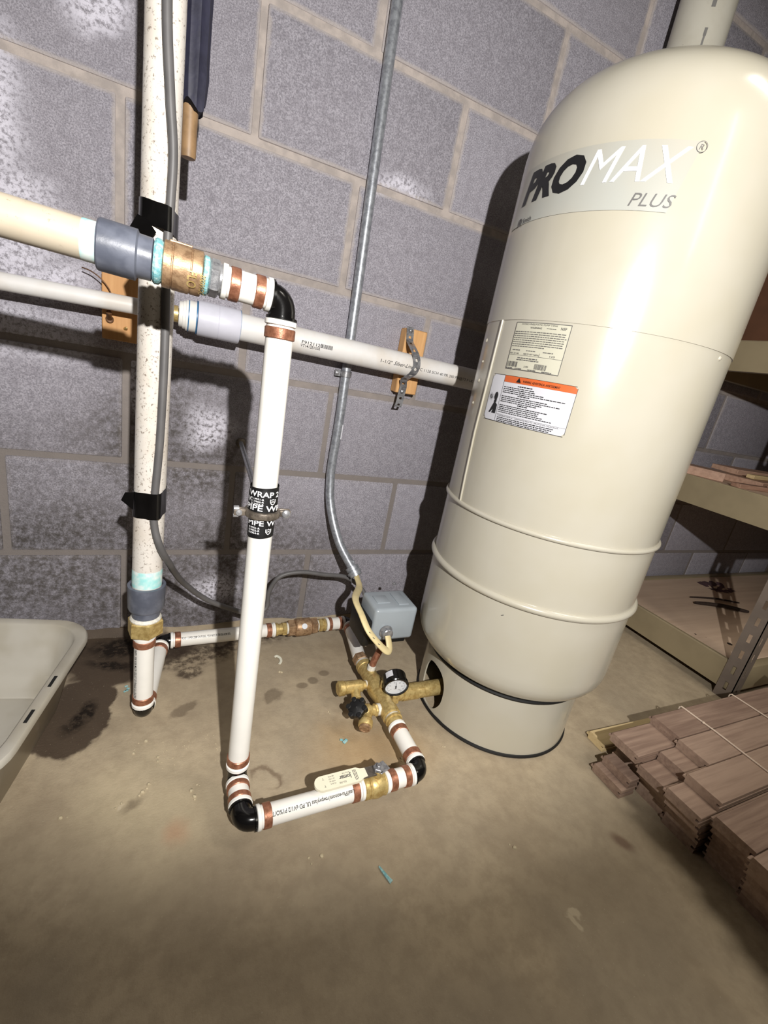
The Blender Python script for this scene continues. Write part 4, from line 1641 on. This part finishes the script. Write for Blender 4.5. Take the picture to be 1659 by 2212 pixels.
# ------------------------------------------------------------------ conduit and cable to the switch
cd = thing('electrical_conduit', 'thin galvanised conduit on the wall bending out near the floor', 'conduit', (.54, -.02, .7))
cpts = [(.5220, -.0135, 2.39), (.5290, -.0135, 1.75), (.5310, -.0135, 1.30), (.5400, -.0135, .70), (.5420, -.0140, .55), (.5400, -.0150, .455), (.5405, -.0180, .405), (.5470, -.0330, .340), (.5680, -.0690, .265), (.5960, -.1120, .2150)]
put('conduit_tube', G().tube(spline(cpts, 8), .0106, 20), 'galv', cd)
g = G().lathe((.5407, -.0135, .6420), Z, [(0, .0122), (.001, .0132), (.012, .0132), (.013, .0122)], 20)
g.box((.5250, -.0105, .6480), (.018, .003, .014), .001)
put('conduit_strap', g, 'steel', cd)
put('strap_screw', G().lathe((.5210, -.0118, .6480), -Y, [(0, .0052), (.002, .0048), (.0035, .002), (.0036, 0)], 14), 'steel', cd)
put('conduit_seam_tag', G().box((.5495, -.0215, .5200), (.003, .0016, .034), .0003), 'label_white', cd, 'narrow white sticker')
ce = Vector((.5960, -.1120, .2150))
cdv = Vector((.36, -.56, -.63)).normalized()
g = G().lathe(ce - cdv * .004, cdv, [(0, .0125), (.001, .0158), (.010, .0158), (.0105, .0138), (.013, .0138), (.0135, .0172), (.019, .0172), (.0195, .0150), (.026, .0145), (.0262, .0095)], 26)
g.cyl(ce + cdv * .004 + Vector((.0, .004, .011)), ce + cdv * .004 + Vector((.0, .006, .020)), .0035, 10)
put('end_connector', g, 'galv', cd)
nmp = [ce + cdv * .015, (.6040, -.1300, .1990), (.5960, -.1700, .1960), (.5590, -.2400, .2080), (.5560, -.2900, .2000), (.5640, -.3180, .1800), (.5860, -.3300, .1560), (.6040, -.3330, .1400),
       (.6140, -.3280, .1380), (.6155, -.3180, .1480), (.6150, -.3090, .1570)]
nm = thing('power_cable', 'flat cream cable curving from the conduit end to the pressure switch', 'cable', (.58, -.25, .2))
sp_n = spline(nmp, 8)
put('cable_sheath', G().tube(sp_n, .0066, 14, True, (.62, 1.25)), 'nm_cable', nm)
g = G()
for i in (34, 40, 43, 47):
    p = sp_n[i]
    for k in range(3):
        g.box(p + Vector((-.001 + k * .0016, -.0062, .001 - k * .001)), (.0011, .0014, .0011))
put('cable_print', g, 'greyink', nm)

# ------------------------------------------------------------------ drain stack behind the tank
ds = thing('drain_stack', 'cream vertical drain pipe rising along the wall behind the tank dome', 'pipe', (1.20, -.075, 0))
put('pipe_body', G().cyl((1.205, -.0750, .002), (1.205, -.0750, 2.39), .0570, 40), 'drain', ds)
g = G()
for z, h, w in ((1.50, .03, .004), (1.452, .014, .003), (1.435, .020, .002)):
    a = -2.2
    n_ = 4
    vs = []
    for i in range(n_ + 1):
        an = a + (i / n_ - .5) * w / .057 * 2
        vs += [(1.205 + math.cos(an) * .0573, -.075 + math.sin(an) * .0573, z), (1.205 + math.cos(an) * .0573, -.075 + math.sin(an) * .0573, z + h)]
    g.add(vs, [(2 * i, 2 * i + 2, 2 * i + 3, 2 * i + 1) for i in range(n_)])
put('pipe_print', g, 'paleink', ds)

# ------------------------------------------------------------------ grey tub
tubo = Vector((.085, -.162, 0))
tu = Vector((-.983, .184, 0)).normalized()
tv = Vector((-.184, -.983, 0)).normalized()
LU, LV = .56, .345


def rrect(inset, z, rad_, n=8):
    """rounded rectangle loop, inset from the rim outline"""
    out = []
    r_ = max(rad_ - inset * .3, .02)
    for cx, cy, a0 in ((inset + r_, inset + r_, pi), (LU - inset - r_, inset + r_, 1.5 * pi), (LU - inset - r_, LV - inset - r_, 0), (inset + r_, LV - inset - r_, .5 * pi)):
        for i in range(n + 1):
            a = a0 + (pi / 2) * i / n
            u, v = cx + math.cos(a) * r_, cy + math.sin(a) * r_
            out.append(tubo + tu * u + tv * v + Z * z)
    return out


tub = thing('utility_tub', 'pale grey plastic utility tub on the floor at the left edge', 'tub', tubo + tu * .28 + tv * .2)
loops = [rrect(.046, .001, .055), rrect(.040, .008, .06), rrect(.014, .126, .06), rrect(.0125, .128, .06), rrect(.002, .128, .06), rrect(0, .130, .06), rrect(0, .138, .06), rrect(.002, .1405, .06),
         rrect(.014, .1405, .06), rrect(.017, .138, .06), rrect(.034, .045, .06), rrect(.038, .042, .06), rrect(.0445, .020, .06), rrect(.047, .010, .055), rrect(.051, .006, .055), rrect(.054, .006, .055), rrect(.056, .013, .055), rrect(.062, .0145, .05)]
vs, fs = [], []
n = len(loops[0])
for lp in loops:
    vs += lp
for j in range(len(loops) - 1):
    for k in range(n):
        k2 = (k + 1) % n
        fs.append((j * n + k, j * n + k2, (j + 1) * n + k2, (j + 1) * n + k))
fs.append(tuple(range(n)))
fs.append(tuple(range((len(loops) - 1) * n, len(loops) * n)))
put('tub_body', G().add(vs, fs), 'tub', tub, sharp=45)
for v in (.165, .235):
    c = tubo + tu * .0075 + tv * v + Z * .1407
    g = G().prism([(-.0022, -.012), (.0022, -.012), (.0022, .012), (-.0022, .012)], c, tu, tv, Z * .0004)
    put('rim_slot_shade', g, 'hole', tub, 'dark plate painting the shade in a rim slot')  # thin dark plate on the rim, shade of a slot put into its colour

# ------------------------------------------------------------------ steel shelving at right
sh = thing('storage_shelf', 'beige steel storage shelf against the wall behind the tank', 'shelf', (2.1, -.27, 0))
SX0, SX1, SY0, SY1 = 1.580, 2.80, -.505, -.020
for z in (.105, .547, .925):
    gg = G()
    gg.box(((SX0 + SX1) / 2, (SY0 + SY1) / 2, z - .012), (SX1 - SX0 - .03, SY1 - SY0 - .03, .016), .001)
    put('deck_board', gg, 'deck', sh, 'brown particle board deck')
    for y in (SY0, SY1):
        gg = G().box(((SX0 + SX1) / 2, y, z - .040), (SX1 - SX0, .026, .078), .004, None, 2)
        put('shelf_beam', gg, 'beam', sh)
    for x in (SX0, SX1):
        gg = G()
        s1 = 1 if x == SX0 else -1
        gg.prism([(0, -.080), (.022, -.080), (.030, -.072), (.030, -.020), (.018, -.018), (.018, -.006), (.012, 0), (.003, 0), (0, -.003)], (x, SY0 + .012, z), X * s1, Z, Y * (SY1 - SY0 - .024))
        put('shelf_beam', gg, 'beam', sh)
for x in (SX0, SX1):
    for y in (SY0, SY1):
        gg = G()
        s1 = 1 if x == SX0 else -1
        s2 = 1 if y == SY0 else -1
        # L section made of two slotted flanges
        for (ax, t_) in ((X * s1, Y * s2), (Y * s2, X * s1)):
            o = Vector((x - s1 * .004, y - s2 * .016, 0))
            for w0, w1 in ((0, .015), (.024, .040)):
                gg.prism([(w0, 0), (w1, 0), (w1, 1.85), (w0, 1.85)], o, ax, Z, t_ * .002)
            zz_ = .0
            while zz_ < 1.84:
                gg.prism([(.015, zz_), (.024, zz_), (.024, min(zz_ + .026, 1.85)), (.015, min(zz_ + .026, 1.85))], o, ax, Z, t_ * .002)
                zz_ += .05
        put('post', gg, 'post', sh, 'slotted grey upright')

# boards on the middle shelf
zt = .5435
bsp = [('wide scrap board lying at the back of the middle shelf', 2.07, -.20, zt + .010, .62, .13, .020, .10),
       ('scrap board lying slanted on the wide board on the middle shelf', 2.12, -.17, zt + .0285, .60, .085, .016, -.06),
       ('pale short strip on top of the scrap boards on the middle shelf', 1.90, -.235, zt + .0270, .20, .022, .012, .05),
       ('dark narrow scrap strip at the front of the middle shelf', 2.02, -.33, zt + .009, .52, .05, .018, .02),
       ('stubby scrap block tilted at the left end of the middle shelf boards', 1.675, -.165, zt + .013, .09, .13, .026, .5),
       ('thin scrap lath near the left end of the middle shelf', 1.76, -.315, zt + .006, .26, .028, .012, -.15)]
for i, (lb, x, y, z, l_, w, h, rz) in enumerate(bsp):
    g = G().box((x, y, z), (l_, w, h), .0012, Matrix.Rotation(rz, 3, 'Z'))
    solo('scrap_board', g, 'plank_end' if i == 2 else 'scrap', lb, 'board', 'scrap boards on the middle shelf')
solo('cardboard_box', G().box((1.86, -.27, 1.075), (.46, .32, .292), .004, None, 2), 'cardboard', 'dark brown box on the top shelf behind the tank', 'box')

# bits lying on the bottom shelf
for i, (lb, a, b, r_, mt) in enumerate((('long dark splinter lying on the bottom shelf, rear of two', (1.90, -.175, .1060), (2.10, -.235, .1060), .0035, 'twig'),
                                        ('thick dark splinter lying on the bottom shelf, front of two', (1.86, -.215, .1095), (2.04, -.295, .1095), .0070, 'twig'))):
    a, b = Vector(a), Vector(b)
    m_ = (a + b) / 2 + Vector((.01, .006, .002))
    solo('splinter', G().tube(spline([a, m_, b], 6), [r_ * (.4 + .6 * math.sin(pi * (.15 + .7 * i_ / 12))) for i_ in range(13)], 8), mt, lb, 'splinter', 'splinters on the bottom shelf')
g = G()
vs, fs = [], []
for j in range(9):
    for i in range(9):
        u, v = i / 8 - .5, j / 8 - .5
        vs.append((2.18 + u * .14 + .02 * noise.noise((u * 4, v * 4, 0)), -.11 + v * .09 + .02 * noise.noise((u * 4, v * 4, 5)), .1000 + .010 * abs(noise.noise((u * 6, v * 6, 2)))))
for j in range(8):
    for i in range(8):
        fs.append((j * 9 + i, j * 9 + i + 1, j * 9 + i + 10, j * 9 + i + 9))
solo('crumpled_rag', g.add(vs, fs), 'leafp', 'small dusty purple rag at the back of the bottom shelf', 'rag')
g = G()
for x, y, r_ in ((1.619, -.340, .004), (1.630, -.360, .006), (1.650, -.380, .005), (1.700, -.42, .009), (1.69, -.30, .004)):
    g.lathe((x, y, .0975), Z, [(0, r_), (r_ * .5, r_ * .8), (r_ * .8, 0)], 7)
solo('shelf_grit', g, 'twig', 'dark grit scattered along the front of the bottom shelf', 'grit', kind='stuff')

# ------------------------------------------------------------------ hardwood flooring bundles
TH, PWD = .0185, .0582


def plank(parent, x0, x1, y, z, mat='plank', rz=0.0, w=PWD, nm='plank'):
    """tongue and groove board from x0 to x1; y = far edge, z = underside"""
    h = TH - .0004
    pr = [(0, 0), (-w, 0), (-w, h * .38), (-w + .006, h * .38), (-w + .006, h * .62), (-w, h * .62), (-w, h - .0008), (-w + .0008, h), (-.0008, h), (0, h - .0008), (0, h * .60), (.0052, h * .60), (.0052, h * .40), (0, h * .40)]
    g_ = G().prism(pr, (0, 0, 0), Y, Z, X * (x1 - x0))
    mt = Matrix.Rotation(rz, 3, 'Z')
    g_.v = [mt @ v + Vector((x0, y, z)) for v in g_.v]
    return put(nm, g_, mat, parent, None, 30)


b1 = thing('flooring_bundle', 'bundle of hardwood flooring planks tied with pale twine beside the shelf', 'planks', (1.4, -.68, 0), 'flooring bundles')
rows = [(-.5885, [1.105, .993, 1.02, 1.03, 1.03, 1.04]), (-.6490, [1.098, 1.052, 1.003, 1.02, 1.03, 1.03]), (-.7095, [1.030, .985, .995, 1.01, 1.02, 1.02])]
for ri, (y, ends) in enumerate(rows):
    for li, xe in enumerate(ends):
        z = (5 - li) * TH
        plank(b1, xe, xe + R.uniform(.68, .74), y + R.uniform(-.0006, .0006), z, 'plank')
for x in (1.205, 1.395):
    y0, y1, zt_ = -.5830, -.7690, 6 * TH + .0012
    g = G().tube([(x, y0 - .0002, .002), (x, y0 + .0005, zt_ - .003), (x, y0 - .002, zt_), (x + .001, -.66, zt_ + .0006), (x - .002, y1 + .002, zt_), (x - .002, y1 - .0014, zt_ - .003), (x - .002, y1 - .0012, .002)], .0016, 8)
    if x < 1.3:
        g.lathe((x, -.632, zt_), Z, [(0, .003), (.002, .0028), (.003, 0)], 8)
    put('twine', g, 'twine', b1, 'pale tying twine')
b2 = thing('flooring_bundle', 'nearer dark bundle of flooring planks at the right edge of the photo', 'planks', (1.4, -.92, 0), 'flooring bundles')
for ri in range(6):
    y = -.7790 - ri * .0600
    for li in range(6):
        xe = (.992, 1.0, 1.012, 1.02, 1.03, 1.035)[li] - ri * .014 + R.uniform(-.005, .005)
        z = (5 - li) * TH
        plank(b2, xe, xe + R.uniform(.66, .72), y + R.uniform(-.0006, .0006), z, 'plank')
# loose pieces at the end of the stack
pl = thing('loose_plank', 'single pale-ended plank sticking out farthest left behind the tied bundle', 'plank', (1.1, -.56, 0))
plank(pl, 1.040, 1.52, -.5200, .0008, 'plank_end', -.018, .0400, 'plank_body')
pl.location.z += .0
of1 = thing('plank_offcut', 'short grooved offcut on the floor before the bundle end, upper of two', 'plank', (.93, -.63, 0), 'offcuts by the bundle')
plank(of1, .992, 1.018, -.592, TH + .0015, 'plank', 0, .060, 'plank_body')
of2 = thing('plank_offcut', 'short grooved offcut flat on the floor before the bundle end, lower of two', 'plank', (.93, -.63, 0), 'offcuts by the bundle')
plank(of2, .976, 1.016, -.589, .0008, 'plank', 0, .064, 'plank_body')
solo('white_offcut', G().box((1.585, -.600, 6 * TH + .010), (.070, .030, .018), .001, Matrix.Rotation(.3, 3, 'Z')), 'chip', 'small white strip lying on top of the tied planks at right edge', 'offcut')
solo('cardboard_scrap', G().box((1.72, -.535, .006), (.16, .036, .004), .0008, Matrix.Rotation(-.06, 3, 'Z')), 'deck', 'flat grey-brown card strip on the floor at the shelf post', 'cardboard')

# ------------------------------------------------------------------ small litter on the floor
pts = spline([(.429, -.142, .0030), (.434, -.140, .0040), (.440, -.149, .0045), (.440, -.160, .0040), (.435, -.168, .0030)], 5)
solo('plastic_curl', G().tube(pts, .0026, 8, True, (.6, 1.2)), 'chip', 'curled white plastic shaving on the floor behind the riser', 'shaving')
pts = spline([(.489, -.633, .0022), (.4915, -.641, .0026), (.4955, -.651, .0022), (.4985, -.657, .0016)], 5)
solo('plastic_sliver', G().tube(pts, [.0012 + .0022 * i / (len(pts) - 1) for i in range(len(pts))], 8, True, (.5, 1)), 'teal', 'pale teal sliver on bare floor in front of the loop', 'shaving')
g = G().box((.513, -.409, .0022), (.011, .006, .003), .0008, Matrix.Rotation(.6, 3, 'Z')).box((.507, -.404, .0018), (.006, .004, .0026), .0006, Matrix.Rotation(-.4, 3, 'Z'))
solo('sealant_flake', g, 'teal', 'pale teal flake inside the floor loop below the drain tap', 'flake')
g = G()
for i in range(5):
    g.box((.137 + R.uniform(-.008, .008), -.192 + R.uniform(-.010, .010), .0014), (.006, .003, .002), .0004, Matrix.Rotation(R.uniform(0, 3), 3, 'Z'))
solo('primer_drips', g, 'teal', 'teal primer crumbs on the floor left of the drop pipe', 'primer drips', kind='stuff')
g = G()
rq = random.Random(11)
spots_ = [(.194, -.371), (.155, -.345), (.17, -.33), (.145, -.44), (.170, -.432), (.185, -.42), (.245, -.449), (.255, -.44), (.252, -.455), (.700, -.461), (.708, -.667), (.077, -.44), (.396, -.598), (.41, -.592), (.43, -.19), (.50, -.33), (.6, -.47)]
for (x, y) in spots_:
    for k in range(2):
        r_ = rq.uniform(.0014, .0036)
        g.lathe((x + rq.uniform(-.006, .006), y + rq.uniform(-.006, .006), -.0004), Z, [(0, r_), (r_ * .7, r_ * .8), (r_ * 1.1, 0)], 6, rq.uniform(0, 3))
for k in range(40):
    x, y = rq.uniform(.20, .30), rq.uniform(-.40, -.33)
    r_ = rq.uniform(.0005, .0013)
    g.lathe((x, y, -.0002), Z, [(0, r_), (r_ * .7, r_ * .8), (r_ * 1.1, 0)], 5)
solo('floor_crumbs', g, 'crumb', 'tiny pale concrete crumbs scattered over the floor', 'crumbs', kind='stuff')
